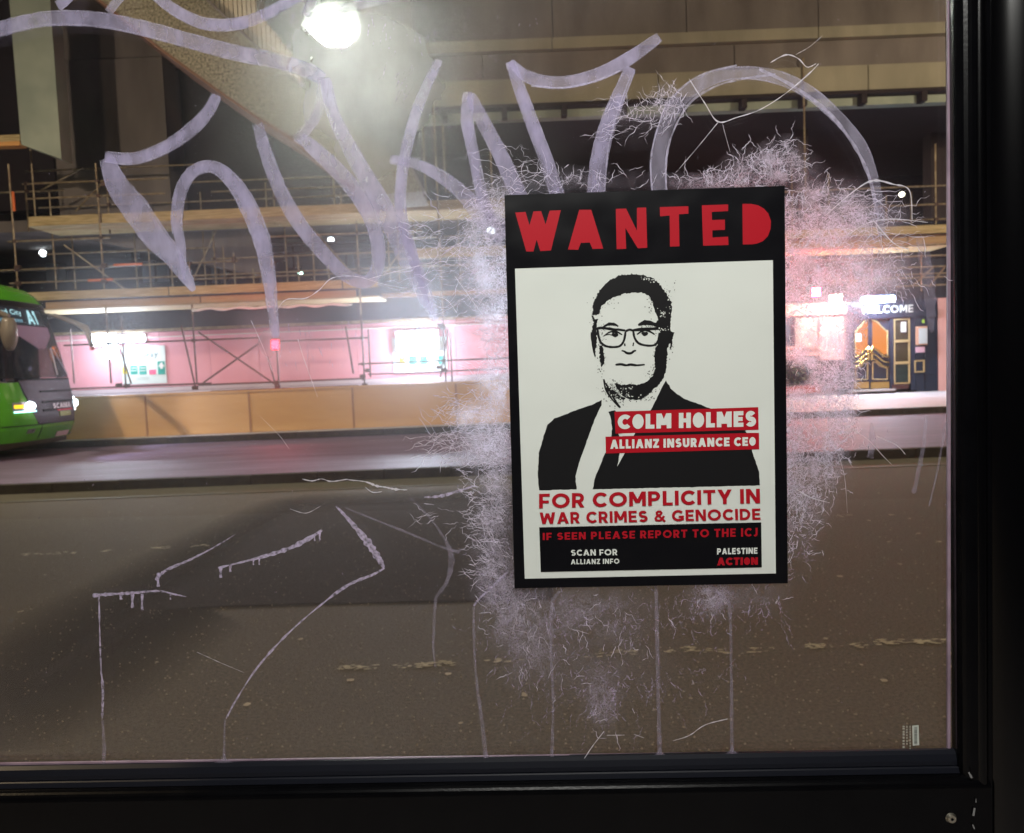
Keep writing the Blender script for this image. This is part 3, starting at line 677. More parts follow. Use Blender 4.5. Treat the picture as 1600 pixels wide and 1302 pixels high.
def leaf(x0, x1, flip, lit2):
    l = db('door', BLUE, x0, 500, x1, 608, Y+.04, .05)
    wd = x1-x0
    def P(u, y): return (x1-u*wd if flip else x0+u*wd, y)
    def poly(name, pts, mt, yy, d):
        q = [PY(*P(u,y), yy) for u, y in pts]; M().prism(q, (0,d,0)).build(name, mt, l)
    g = Y+.03
    poly('glass', [(.10,502),(.35,505),(.55,512),(.86,520),(.86,552),(.6,556),(.35,549),(.10,545)], AM, g-.004, .008)
    # gold bead round the pane and lower panel
    def bead(name, pts, r=.018, mt=GOLD):
        M().path([PY(*P(u,y), g-.02) for u,y in pts], r, 6).build(name, mt, l)
    bead('bead', [(.88,516),(.88,556),(.6,558)]); bead('bead', [(.08,500),(.35,503),(.55,510),(.88,519)])
    bead('bead', [(.12,566),(.12,593),(.86,593),(.86,576),(.5,572),(.3,566),(.12,566)], .02)
    for k, yb in enumerate((545, 553.5, 561)):
        M().path([PY(*P(u, yb+dy), g-.06) for u, dy in ((.02,0),(.15,-.5),(.32,2),(.5,7),(.7,11.5),(.95,13))], .03-.004*k, 8).build('handle_bar', BRASS, l, smooth=True)
    M().tube(PY(*P(.07,541), g-.07), PY(*P(.07,563), g-.07), .04, 10).build('handle_post', BRASS, l, smooth=True)
    q0 = P(.03,597); q1 = P(.97,607)
    M().pbox(min(q0[0],q1[0]), 597, max(q0[0],q1[0]), 607, g-.03, .02).build('kick_plate', mat('brass_kick', (.55,.36,.12), .35, .6), l)
leaf(1360, 1390.5, False, True)
leaf(1333.5, 1358.5, True, False)
db('paper_notice', mat('notice_paper', (.5,.6,.65), .6), 1337, 521, 1346, 534, Y+.0, .01)
db('door_stile', BLUE, 1358.6, 498, 1359.9, 608, Y+.02, .06)
for k, (ya, yb) in enumerate(((500,531),(535,565),(569,598))):
    p_ = db('side_panel', mat('dark_glass', (.05,.04,.02), .15) if k < 2 else mat('green_panel', (.012,.028,.026), .4), 1399, ya, 1420, yb, Y-.0, .04)
    for (a_,b_,c_,d_) in ((1397,ya,1399,yb),(1420,ya,1422,yb),(1397,ya-2,1422,ya),(1397,yb,1422,yb+2)):
        db('trim', GOLD, a_, b_, c_, d_, Y-.035, .05, p_)
db('base_block', mat('plum_block', (.06,.02,.02), .5), 1394, 601, 1420, 608, Y-.06, .1)
db('oval_plaque', WHITE, 1408, 503, 1416, 519, Y-.06, .02)
db('notice_frame', mat('tan_frame', (.6,.35,.25), .5), 1431.5, 510, 1449, 539, Y-.10, .03); db('notice_sheet', mat('notice_sheet', (.55,.65,.72), .5), 1436, 513, 1449, 537, Y-.125, .02)
db('notice_sheet', mat('pink_sheet', (.65,.42,.55), .5), 1431, 542, 1445, 551, Y-.08, .02)
for (a_,b_,c_,d_) in ((1429,563,1445,565),(1429,580,1445,582),(1429,565,1431,580),(1443,565,1445,580)): db('frame_trim', GOLD, a_,b_,c_,d_, Y-.05, .03)
db('green_sticker', mat('lime_sticker', (.35,.6,.05), .5), 1441, 499, 1444.5, 505, Y-.09, .01)
sg = M(); stroke_text(sg, 'WELCOME', [(1346,478.5),(1427,476),(1427,488),(1346,490.5)], lambda a,b,l_: PY(a,b,Y-.075-l_*400), w_=.19, gap=.14)
sg.build('welcome_lettering', mat('sign_letters', (.75,.8,.8), .5), dw)
c = PY(1372,468,Y-.5); tl = thing('tube_lamp', 'long cold white tube lamp above the WELCOME sign', 'lamp', c)
wd = 48*Y/F
M().tube((c.x-wd/2,c.y,c.z), (c.x+wd/2,c.y,c.z), .085, 14).build('tube', LEDB, tl, smooth=True)
M().box(c.x-wd/2-.05, c.x+wd/2+.05, c.y+.02, c.y+.4, c.z+.09, c.z+.14).build('hood', BLUE, tl)
lamp_light('tube_light', 'AREA', (c.x, c.y-.02, c.z-.1), 110, (.66,.80,1), wd, .15, target=(c.x,c.y-1.6,c.z-2), parent=tl)
c = PY(1306,470,Y-.6); tl = thing('wall_lantern', 'warm white wall lantern shining through the frosted scratches', 'lamp', c)
M().tube(c+Vector((0,0,-.15)), c+Vector((0,0,.15)), .13, 14, r2=.17).build('lens', emitter('warm_lantern', (1,.78,.55), 260, True), tl, smooth=True)
M().tube(c+Vector((0,0,.152)), c+Vector((0,0,.24)), .2, 14, r2=.05).build('cap', BLACKM, tl); M().box(c.x-.03,c.x+.03,c.y+.05,Y,c.z+.17,c.z+.21).build('bracket', BLACKM, tl)
lamp_light('lantern_light', 'POINT', (c.x, c.y-.25, c.z), 50, (1,.78,.5), .12, parent=tl)
c = PY(1276,456,21.5); tl = thing('red_sign_lamp', 'red glowing lamp behind the frosted scratches beside the poster', 'lamp', c)
M().box(c.x-.10,c.x+.10,c.y,c.y+.05,c.z-.12,c.z+.1).build('lens', emitter('red_sign', (1,.015,.06), 900, True), tl); M().box(c.x-.13,c.x+.13,c.y+.052,c.y+.14,c.z-.15,c.z+.13).build('housing', BLACKM, tl)
# planter with dark leaves below the window
pl = thing('planter', 'red planter filled with dark green leaves below the pub window', 'planter', PY(1250,615,22.8))
M().pbox(1130, 606, 1283, 617, 22.7, .4).build('trough', mat('red_planter', (.45,.08,.05), .6), pl)
lf = M(); rl = random.Random(9)
for i in range(900):
    q = PY(rl.uniform(1132,1284), rl.uniform(567,608), 22.75+rl.uniform(0,.4)); s_ = rl.uniform(.03,.07)
    d1 = Vector((rl.gauss(0,1),rl.gauss(0,1),rl.gauss(0,1))).normalized(); d2 = d1.orthogonal().normalized()
    lf.add([q-d1*s_, q+d2*s_*.45, q+d1*s_, q-d2*s_*.45], [(0,1,2,3)])
tag(lf.build('foliage', mat('dark_leaves', (.012,.035,.02), .5, c2=(.03,.07,.035), scale=6), pl), kind='stuff')

# ================================================================ green coach
BX, BY0, BW = -8.88, 14.3, 2.5
bus = thing('coach', 'bright green coach with lit destination display facing the far kerb lane', 'coach', (BX-4, BY0+BW/2, .14))
def prof(z):
    tb = [(.40,-.10),(.55,-.02),(.75,0),(1.1,-.02),(1.5,-.08),(2.0,-.20),(2.6,-.36),(2.95,-.48),(3.15,-.62),(3.28,-.82),(3.38,-1.15),(3.44,-1.7),(3.46,-2.6)]
    for (a,b),(c_,d_) in zip(tb[:-1], tb[1:]):
        if z <= c_: return b+(d_-b)*(z-a)/(c_-a)
    return tb[-1][1]
def BS(s, z, off=0.0):
    """point on the coach front: s across (0 near side .. 1 far side), z height above its lane"""
    t = (s-.5)*2; dx = -.16*t*t-.50*abs(t)**9
    n = Vector((1, t*.25, .0)).normalized()
    roofpull = max(0, (z-3.0))*.0
    return Vector((BX+prof(z)+dx, BY0+BW*(.5+t*.5*(1-.03*max(0,z-2.4)/1.0)), .14+z)) + n*off
def bpatch(name, mt, s0, s1, z0, z1, off, parent, ns=10, nz=8, shape=None, smooth=True):
    m = M(); vs = []
    for j in range(nz+1):
        for i in range(ns+1):
            u, v = i/ns, j/nz; a, b = s0, s1
            if shape: a, b = shape(v)
            vs.append(BS(a+(b-a)*u, z0+(z1-z0)*v, off))
    n = ns+1; N = len(vs)
    fr = [(j*n+i, j*n+i+1, (j+1)*n+i+1, (j+1)*n+i) for j in range(nz) for i in range(ns)]
    back = [v + Vector((-.02,0,0)) for v in vs]
    edge = [i for i in range(ns)]+[j*n+ns for j in range(nz)]+[nz*n+i for i in range(ns,0,-1)]+[j*n for j in range(nz,0,-1)]
    fs = fr + [tuple(N+i for i in reversed(f)) for f in fr] + [(edge[k], N+edge[k], N+edge[(k+1)%len(edge)], edge[(k+1)%len(edge)]) for k in range(len(edge))]
    m.add(vs+back, fs); return m.build(name, mt, parent, smooth=False)
GRN = mat('green_coach_paint', (.065,.30,.012), .25, c2=(.08,.34,.015), scale=2)
PLUM = mat('plum_grille', (.028,.012,.030), .5, spec=.3); DK = mat('coach_black', (.012,.010,.014), .3)
bpatch('roof_dome', GRN, 0, 1, 2.98, 3.46, 0, bus, 24, 10)
bpatch('bumper', GRN, 0, 1, .32, .62, 0, bus, 24, 5)
bpatch('corner_panel', GRN, 0, .17, .63, 1.42, 0, bus, 8, 8, lambda v: (0, .17+.13*(1-v)**1.5))
bpatch('corner_panel', GRN, .93, 1, .63, 1.38, 0, bus, 6, 6)
MATD = mat('matt_black', (.008,.006,.009), .9, spec=.1)
mk = bpatch('grille_mask', PLUM, .3, .93, .625, 1.46, .004, bus, 16, 10, lambda v: (.31-.14*v**.7, .93+.03*v))
for z_ in (1.22,1.02,.86): bpatch('grille_slot', MATD, .36, .86, z_, z_+.035, .022, mk, 10, 1)
bpatch('windscreen_header', DK, .02, .98, 2.86, 2.975, .002, bus, 20, 2)
SCR = film('windscreen_glass', (.02,.02,.03), alpha=.55, nscale=2, lo=0, hi=.1, amin=.55)
nt = SCR.node_tree
gl = nt.nodes.new('ShaderNodeBsdfGlossy'); gl.inputs['Roughness'].default_value = .05; gl.inputs[0].default_value = (.6,.5,.7,1)
mx = nt.nodes.new('ShaderNodeMixShader'); mx.inputs[0].default_value = .07
outn = [n for n in nt.nodes if n.type == 'OUTPUT_MATERIAL'][0]; prev = outn.inputs[0].links[0].from_socket
nt.links.new(prev, mx.inputs[1]); nt.links.new(gl.outputs[0], mx.inputs[2]); nt.links.new(mx.outputs[0], outn.inputs[0])
ws = bpatch('windscreen', SCR, .03, .97, 1.50, 2.85, 0, bus, 24, 14)
# cab interior, each in its place behind the screen
M().box(BX-1.0, BX-.35, BY0+.15, BY0+BW-.15, .8, 1.58).build('dashboard', DK, bus)
M().box(BX-3.6, BX-3.5, BY0+.1, BY0+BW-.1, .6, 3.2).build('cabin_rear', mat('cab_dark', (.03,.02,.03), .8), bus)
for y_, c_ in ((.35,(.35,.05,.08)),(1.25,(.25,.05,.10)),(2.05,(.35,.06,.09))):
    bevel(M().box(BX-1.9, BX-1.65, BY0+y_-.25, BY0+y_+.25, 1.1, 2.05).build('seat', mat('red_seat', c_, .8), bus), .05)
for y_ in (1.05,1.62,2.1): M().box(BX-1.5, BX-1.44, BY0+y_, BY0+y_+.28, 1.6, 2.5).build('cab_panel', mat('grey_panel', (.35,.36,.42), .5), bus)
lamp_light('cab_light', 'POINT', (BX-1.2, BY0+1.3, 2.85), 5, (.75,.75,1), .15, parent=bus)
bpatch('sun_blind', mat('mauve_blind', (.32,.20,.30), .6), .30, .80, 2.06, 2.50, .012, bus, 10, 5, lambda v: (.50-.22*min(1,v*1.6), .58+.16*min(1,v*1.6)))
for s0, s1 in (((.62,1.55),(.64,2.08)),((.80,1.55),(.68,2.05))):
    M().tube(BS(*s0,.04), BS(*s1,.05), .014, 6).build('wiper', mat('wiper_grey', (.5,.45,.55), .4), bus)
dd = bpatch('destination_box', mat('display_black', (.03,.04,.06), .4), .01, .72, 2.52, 2.84, .006, bus, 14, 3)
LEDT = emitter('led_lettering', (.50,.85,.90), 1.3)
def bfn(a, b): return BS(a, b, .03)
m = M(); text_quad(m, 'Stratford City', [(.0,2.80),(.42,2.80),(.42,2.67),(.0,2.67)], bfn, bold=.01)
m.build('display_lettering', LEDT, dd)
m = M(); stroke_text(m, 'A1', [(.47,2.81),(.60,2.81),(.60,2.54),(.47,2.54)], lambda a,b,l_: BS(a,b,.03+l_*100), w_=.2)
m.build('display_number', LEDT, dd)
m = M()
for i in range(14):
    a_ = .10+i*.022; m.add([bfn(a_,2.56), bfn(a_+.014,2.56), bfn(a_+.014,2.62), bfn(a_,2.62)], [(0,1,2,3)])
m.build('display_small_line', emitter('led_dim', (.35,.65,.8), .7), dd)
# headlights
HL = emitter('headlight_glow', (.80,.95,1.0), 14)
for nm, s0, s1, z0, z1 in (('headlight', .10,.27,.90,1.06), ('headlight', .86,.935,.78,1.16)):
    h = bpatch(nm, mat('lamp_bowl', (.4,.45,.5), .2, .5), s0, s1, z0, z1, .012, bus, 6, 3)
    hb = BS(s0+(s1-s0)*.72, (z0+z1)/2, .02); ax_ = Vector((.06,-.02,0)) if s0 < .5 else Vector((.07,.03,0))
    M().tube(hb, hb+ax_, .085, 16, r2=.06).build('projector', HL, h, smooth=True)
    bpatch('lens', HL, s0+(s1-s0)*.45, s1-.01, z0+.05, z1-.06, .034, h, 5, 3, lambda v: (s0+(s1-s0)*(.45+.2*abs(v-.5)), s1-.01-.05*abs(v-.5)))
    bpatch('light_strip', emitter('strip_cyan', (.5,.95,1.0), 5), s0, s1, z0-.03, z0-.005, .034, h, 6, 1) if s0 < .5 else None
    bpatch('indicator', emitter('amber_indicator', (1,.55,.02), 3), s0+.005, s0+(s1-s0)*.35, z0+.05, z0+.11, .036, h, 3, 1) if s0 < .5 else None
m = M(); stroke_text(m, 'SCANIA', [(.46,1.00),(.72,1.00),(.72,.90),(.46,.90)], lambda a,b,l_: BS(a,b,.05+l_*50), w_=.2)
m.build('badge_lettering', mat('badge_silver', (.85,.78,.85), .5), bus)
bpatch('badge_strip', emitter('red_strip', (.9,.08,.12), .8), .53, .77, .855, .872, .03, bus, 6, 1)
bpatch('sticker', mat('olive_sticker', (.28,.32,.08), .6), .56, .73, .74, .83, .03, bus, 4, 1)
npl = bpatch('number_plate', mat('plate_white', (.62,.52,.58), .5), .56, .75, .34, .44, .03, bus, 4, 1)
bpatch('panel_seam', MATD, .02, .98, .612, .632, .008, bus, 20, 1); bpatch('panel_seam', MATD, .30, .96, 1.455, 1.49, .012, bus, 14, 1)
for sa in (.34,.90): bpatch('panel_seam', MATD, sa, sa+.006, .34, .61, .008, bus, 1, 3)
bpatch('fog_lamp_bowl', mat('fog_bowl', (.12,.12,.12), .3), .20, .27, .47, .55, .012, bus, 3, 2)
bpatch('tow_eye_slot', DK, .80, .86, .345, .375, .02, bus, 2, 1); bpatch('fog_lamp', DK, .24, .26, .50, .53, .02, bus, 2, 1)
c = BS(.97,3.0,.05); M().tube(c, c+Vector((.05,0,0)), .05, 10).build('marker_light', emitter('marker_white', (1,1,.95), 12), bus)
c = BS(.955,2.15,.02); M().path([c, c+Vector((.04,0,-.12)), c+Vector((.09,0,-.25))], [.035,.05,.03], 8).build('side_light', emitter('orange_side', (1,.25,.05), 6), bus)
# pillar gleam strip
M().path([BS(.985, z_, .03) for z_ in (1.5,1.8,2.1,2.4,2.7)], .022, 6).build('screen_trim', mat('chrome_trim', (.7,.7,.85), .2, .8), bus)
# mirrors
MIR = mat('mirror_shell', (.20,.17,.14), .3)
c0 = BS(.95,2.72,.0); q = [c0, c0+Vector((.25,.0,.06)), PY(118,505,15.9), PY(134,513,15.6), PY(140,528,15.5), PY(143,541,15.45)]
M().path(q, [.035,.045,.05,.06,.055,.035], 10).build('mirror_arm', MIR, bus, smooth=True)
c = PY(144,545,15.44); M().tube(c+Vector((0,0,-.03)), c+Vector((0,0,.03)), .045, 10).build('mirror_lamp', mat('red_cap', (.5,.08,.10), .4), bus)
mm = M(); ring = []
for k in range(9):
    v = k/8; yy = 497+v*51; hw = 12.5*math.sin(PI*min(.98, .16+v*.78))**.6
    ring.append((13+v*3, yy, hw))
pts = [PY(a_, b_, 14.0) for a_, b_, _ in ring]; mm.path(pts, [h*14.0/F for _,_,h in ring], 12); mm.build('mirror_housing', MIR, bus, smooth=True)
M().path([BS(.04,2.9,0), BS(.04,2.9,0)+Vector((.3,-.25,.02)), pts[0]+Vector((0,0,.02))], [.05,.055,.05], 8).build('mirror_arm', MIR, bus, smooth=True)
# body behind: sides, side glazing, roof, wheels
xb0, xb1 = BX-11.8, BX-.66
for yy in (BY0, BY0+BW-.03):
    M().box(xb0, xb1, yy, yy+.03, .46, 1.55).build('side_panel', GRN, bus); M().box(xb0, xb1-.3, yy+.004, yy+.026, 1.56, 2.9).build('side_window', mat('side_glass', (.02,.02,.03), .08), bus)
M().box(xb0, BX-1.7, BY0+.05, BY0+BW-.05, 3.06, 3.58).build('roof', GRN, bus); M().box(xb0-.05, xb0, BY0, BY0+BW, .46, 3.5).build('rear_panel', GRN, bus)
M().box(xb0, BX-.45, BY0+.1, BY0+BW-.1, .34, .45).build('underfloor', DK, bus)
for dx in (-2.9,-9.2):
    for yy in (BY0-.01, BY0+BW-.29):
        c = Vector((BX+dx, yy, .64)); wh = M().tube(c, c+Vector((0,.3,0)), .5, 24).build('wheel', mat('tyre', (.015,.015,.015), .8), bus)
        M().tube(c+Vector((0,-.012,0)), c+Vector((0,-.001,0)), .28, 20).build('rim', STEEL, wh)
hc = BS(.2,.95,.3); lamp_light('headlamp_beam', 'SPOT', hc, 260, (.75,.78,1), .08, target=hc+Vector((8,-.6,-1.2)), parent=bus, spot=75)
hc = BS(.93,.95,.3); lamp_light('headlamp_beam', 'SPOT', hc, 220, (.75,.78,1), .08, target=hc+Vector((8,-.4,-1.1)), parent=bus, spot=75)

# ================================================================ street lantern over the road
c = PY(516,54,10); ln = thing('street_lantern', 'dazzling white street lantern above the road', 'street lamp', c)
lens = [(481,46),(489,35),(512,31),(546,33),(554,50),(550,62),(538,71),(509,71),(494,60)]
M().prism([PY(a,b,10) for a,b in lens], (0,.10,.02)).build('lens', emitter('lantern_glow', (.93,1.0,.90), 62, True), ln)
hou = [(474,44),(484,22),(512,14),(552,17),(564,50),(549,31),(512,28),(488,32)]
M().prism([PY(a,b,10.02) for a,b in [(470,40),(482,12),(515,2),(556,8),(566,48),(556,66),(546,30),(512,28),(488,32),(480,46)]], (0,.45,.06)).build('housing', mat('lantern_grey', (.12,.13,.12), .5), ln)
M().path([PY(500,10,10.2), PY(492,-40,10.3), PY(470,-120,10.6), PY(430,-170,11.2)], .04, 10).build('arm', mat('arm_green', (.16,.26,.24), .5), ln)
lamp_light('lantern_light', 'SPOT', (c.x, 9.95, c.z-.12), 170, (.93,1,.85), .2, target=(c.x+.2, 12.5, 0), parent=ln, spot=150, blend=.6)
lamp_light('lantern_side', 'POINT', (c.x, 9.75, c.z), 170, (.93,1,.85), .2, parent=ln)

# warm street lamps outside the frame; bus-lane pair added to brighten building and scaffold
def street_lamp(x, y, h, energy, colr, label, tgt):
    t = thing('street_lamp', label, 'street lamp', (x,y,0), 'warm street lamps along the near side of the road, bus-lane pair added')
    M().tube((x,y,0), (x,y,h), .09, 12, r2=.05).build('post', BLACKM, t); M().path([(x,y,h-.1),(x,y+.3,h+.15),(x,y+1.0,h+.2)], .035, 8).build('arm', BLACKM, t)
    M().box(x-.14,x+.14,y+.95,y+1.55,h+.14,h+.26).build('head', BLACKM, t); M().box(x-.10,x+.10,y+1.0,y+1.5,h+.10,h+.138).build('lens', emitter('sodium_glow', colr, 20), t)
    lamp_light('street_light', 'SPOT', (x,y+1.25,h+.05), energy, colr, .12, target=tgt, parent=t, spot=155, blend=.5)
WARM = (1.0,.76,.46)
street_lamp(-7.5, -1.2, 8, 2050, WARM, 'warm street lamp rising behind the shelter, out of view', (-4,14,0))
street_lamp(9.5, 1.25, 8, 2300, WARM, 'warm street lamp beyond the shelter post, out of view', (4,14,0))
street_lamp(-10.8, 9.0, 8.5, 2900, (1,.84,.60), 'added warm lamp by the bus lane beside the coach, out of view', (-6,20,4))
street_lamp(12.5, 11.3, 8.5, 2700, (1,.84,.56), 'added warm lamp by the bus lane beyond the shelter post, out of view', (5,21,5))

# ================================================================ bus shelter: pane, rail, post, roof, light
sh = thing('bus_shelter', 'black framed bus shelter with one large scratched and tagged glass pane', 'bus shelter', (0,.86,.12))
def GL(px, py, off): return GP(px, py, off)
# glass pane: an 8 mm slab, its front face carrying a film of grime
e = 1481
edge_b = [GP(-700,1210,0), GP(e,1176,0)]
zb_ = GP(700,1186,0).z - .012
def gpt(x, z, off=0.0): return Vector((x, GD-GY*x, z)) + GN*off
xL, xR = -1.6, GP(e+6,700,0).x
CLEAR = bpy.data.materials.new('clear_glass'); CLEAR.use_nodes = True; nt = CLEAR.node_tree; nt.nodes.clear()
o_ = nt.nodes.new('ShaderNodeOutputMaterial'); mxs = nt.nodes.new('ShaderNodeMixShader'); t_ = nt.nodes.new('ShaderNodeBsdfTransparent'); t_.inputs[0].default_value = (.965,.96,.97,1)
g_ = nt.nodes.new('ShaderNodeBsdfGlossy'); g_.inputs['Roughness'].default_value = .01; fr = nt.nodes.new('ShaderNodeFresnel'); fr.inputs[0].default_value = 1.45
nt.links.new(fr.outputs[0], mxs.inputs[0]); nt.links.new(t_.outputs[0], mxs.inputs[1]); nt.links.new(g_.outputs[0], mxs.inputs[2]); nt.links.new(mxs.outputs[0], o_.inputs[0])
b0 = [gpt(xL,zb_,0), gpt(xR,zb_,0), gpt(xR,2.35,0), gpt(xL,2.35,0)]
pane = M().prism(b0, -GN*.008).build('glass_pane', CLEAR, sh)
# grime film thickened round the lamps to paint their glow and haze, 1 mm in front of the pane
gx, gz = 150, 100; gm = M(); vs = []; cov = []
glow_spots = [(580,135,85,2.0),(600,190,170,1.3),(525,60,100,1.0),(580,190,290,.35),(1385,440,80,.4),(650,500,90,1.0),(165,500,85,.9),(430,535,45,1.6),(1290,440,95,.9),(330,560,240,.14),(60,620,70,.35)]
for j in range(gz+1):
    for i in range(gx+1):
        px, py = -60+1545*i/gx, -60+1240*j/gz
        vs.append(GP(px,py,.0010)); a = .045
        for sx, sy, sr, k in glow_spots: a += k*math.exp(-((px-sx)**2+(py-sy)**2)/(sr*sr))*.35
        cov.append(.47*(1-math.exp(-a*1.9)))
gm.add(vs, [(j*(gx+1)+i, j*(gx+1)+i+1, (j+1)*(gx+1)+i+1, (j+1)*(gx+1)+i) for j in range(gz) for i in range(gx)])
GRIME_GLOW = film('grime_glow_film', (.62,.58,.66), alpha=1.0, amin=.75, forward=.9, rough=.85, nscale=24, stretch=(1.2,1,.8), mask='cover', trans=.5)
gf = gm.build('grime_glow_film', GRIME_GLOW, pane); at = gf.data.attributes.new('cover','FLOAT','POINT'); at.data.foreach_set('value', cov)
# seal strips; the side one paints the pinkish glow of the pane edge
SEAL_GLOW = mat('pink_glow_seal', (.24,.17,.22), .4, c2=(.36,.26,.33), scale=30)
M().prism([GP(e-2,-60,.0025),GP(e+2.5,-60,.0025),GP(e+2.5,1176,.0025),GP(e-2,1176,.0025)], -GN*.003).build('side_edge_glow', SEAL_GLOW, pane)
M().prism([GP(-80,1192.5,.0025),GP(e,1170,.0025),GP(e,1176,.0025),GP(-80,1199,.0025)], -GN*.003).build('bottom_seal', SEAL_GLOW, pane)

# ---- marker strokes and sprayed lines on the glass
def ribbon(m, pts, ws, off, sub=5, wob=.0):
    """smooth ribbon through px points with px widths, lying on the glass"""
    P_ = [Vector(p) for p in pts]
    if not hasattr(ws,'__len__'): ws = [ws]*len(P_)
    o = []; ww = []
    for i in range(len(P_)-1):
        a, b, c, d = P_[max(i-1,0)], P_[i], P_[i+1], P_[min(i+2,len(P_)-1)]
        for k in range(sub):
            t = k/sub
            o.append(.5*((2*b)+(c-a)*t+(2*a-5*b+4*c-d)*t*t+(3*b-a-3*c+d)*t**3)); ww.append(ws[i]+(ws[i+1]-ws[i])*t)
    o.append(P_[-1]); ww.append(ws[-1]); vs = []
    for i, p in enumerate(o):
        d = (o[min(i+1,len(o)-1)]-o[max(i-1,0)]); d = d.normalized() if d.length > 1e-6 else Vector((1,0))
        n = Vector((-d.y, d.x)); h = ww[i]/2*(1+random.uniform(-wob,wob))
        if i in (0, len(o)-1): h *= .75
        vs += [GP(p.x+n.x*h, p.y+n.y*h, off), GP(p.x-n.x*h, p.y-n.y*h, off)]
    m.add(vs, [(2*i,2*i+1,2*i+3,2*i+2) for i in range(len(o)-1)]); return m
MARK = film('marker_ink', (.68,.63,.86), alpha=.47, amin=.18, nscale=45, lo=.32, hi=.68, stretch=(1.3,1,.7), detail=10, trans=.4, forward=.12, rough=.6)
MARKL = film('thin_marker_ink', (.64,.60,.76), alpha=.34, amin=.12, nscale=45, lo=.32, hi=.68, stretch=(1.3,1,.7), detail=10, trans=.4, forward=.12, rough=.6)
strokes = [
 ([(-30,55),(0,48),(40,37),(90,30),(160,33),(230,47),(300,66),(370,84),(440,98),(485,113),(505,125)], [24,24,24,24,25,25,25,25,24,24,20], 0),
 ([(340,150),(325,178),(295,208),(255,234),(210,249),(165,246)], [16,20,22,20,20,18], 0),
 ([(168,248),(185,290),(215,330),(243,370),(270,400),(290,430),(304,455)], [22,36,44,40,32,22,8], 0),
 ([(290,440),(285,390),(278,345),(285,298),(305,268),(335,262),(365,285),(390,325),(410,375),(421,430),(428,490),(432,528)], [6,14,18,20,20,20,24,28,28,22,16,12], 0),
 ([(404,195),(415,235),(435,290),(465,345),(505,395),(540,430),(572,441),(590,420),(591,380),(577,335),(548,290),(510,250),(470,215)], [16,20,22,24,22,20,20,20,22,24,26,24,18], 0),
 ([(507,122),(503,160),(487,195),(462,222)], [20,18,18,14], 1),
 ([(509,125),(522,180),(548,235),(580,290),(607,340),(632,390),(655,440),(672,480),(682,505)], [18,20,24,28,32,34,28,20,6], 0),
 ([(687,95),(668,135),(650,180),(637,230),(628,280),(627,330),(640,385),(658,440),(676,492)], [12,16,18,18,18,18,18,14,6], 0),
 ([(610,250),(650,257),(690,277),(725,305),(755,340),(790,372)], [14,16,20,24,30,34], 0),
 ([(733,146),(730,190),(740,240),(752,300),(768,345)], [18,20,18,18,18], 0),
 ([(735,150),(752,185),(778,235),(802,285),(822,330)], [18,22,24,26,26], 0),
 ([(797,98),(812,140),(832,195),(853,250),(872,310)], [14,20,22,22,24], 0),
 ([(797,98),(825,122),(872,131),(925,121),(975,98),(1030,60)], [12,20,20,20,22,16], 0),
 ([(985,108),(967,150),(950,195),(937,245),(930,310)], [18,22,26,28,28], 0),
 ([(1030,310),(1028,255),(1037,205),(1060,160),(1100,130),(1150,116),(1210,122),(1262,146),(1310,188),(1345,232),(1365,285),(1372,330),(1376,370)], [24,26,24,24,22,20,22,22,20,18,14,12,8], 1),
 ([(93,12),(103,4),(118,-12)], [16,18,18], 0),
 ([(172,22),(185,5),(205,-15)], [14,14,14], 1),
 ([(235,-15),(275,18),(325,40),(380,38),(430,18),(482,-12)], [18,18,20,20,18,16], 0),
 ([(478,30),(530,18),(590,3),(650,-12)], [10,14,16,18], 1),
 ([(478,28),(488,5),(492,-20)], [14,16,16], 1),
]
EDG = film('ink_edge', (.80,.76,.95), alpha=.42, amin=.05, nscale=70, lo=.38, hi=.66, trans=.5, detail=10)
def edge_lines(m, p_, w_, side, off):
    q = []
    for i, (x, y) in enumerate(p_):
        a, b = p_[max(i-1,0)], p_[min(i+1,len(p_)-1)]; dx, dy = b[0]-a[0], b[1]-a[1]; L = math.hypot(dx,dy) or 1
        q.append((x-dy/L*w_[i]*.44*side, y+dx/L*w_[i]*.44*side))
    ribbon(m, q, [2.2]*len(q), off, 7, .5)
for i, (p_, w_, k) in enumerate(strokes):
    for sd in (-1, 1):
        m = M(); edge_lines(m, p_, w_, sd, .0036); m.build('stroke_edge', EDG, pane)
    m = M(); ribbon(m, p_, w_, .0018+.00009*i, 6, .03)
    j_ = [(x+random.uniform(-1.6,1.6), y+random.uniform(-1.2,1.2)) for x, y in p_]
    ribbon(m, j_, [q*random.uniform(.80,.97) for q in w_], .0018+.00009*i+.00003, 6, .05)
    if i % 2: ribbon(m, j_[len(j_)//3:], [q*random.uniform(.45,.6) for q in w_[len(j_)//3:]], .0018+.00009*i+.00006, 6, .08)
    m.build('marker_stroke', MARKL if k else MARK, pane)
# bright rims where the ink piled up
RIM = film('ink_rim', (.78,.74,.92), alpha=.75, amin=.25, nscale=160, trans=.5, forward=.0)
for p_, w_ in (([(1019,305),(1016,255),(1026,205),(1049,155),(1092,120),(1150,104)],2.5),([(1041,305),(1040,255),(1050,210),(1075,165),(1110,140),(1150,127),(1210,118)],3),([(1185,110),(1235,135),(1290,175),(1330,225),(1355,275),(1368,330)],5),([(985,120),(965,175),(950,235),(945,300)],2),([(830,136),(880,139),(930,129),(970,112)],3)):
    m = M(); ribbon(m, p_, w_, .0033, 6, .3); m.build('ink_rim', RIM, pane)
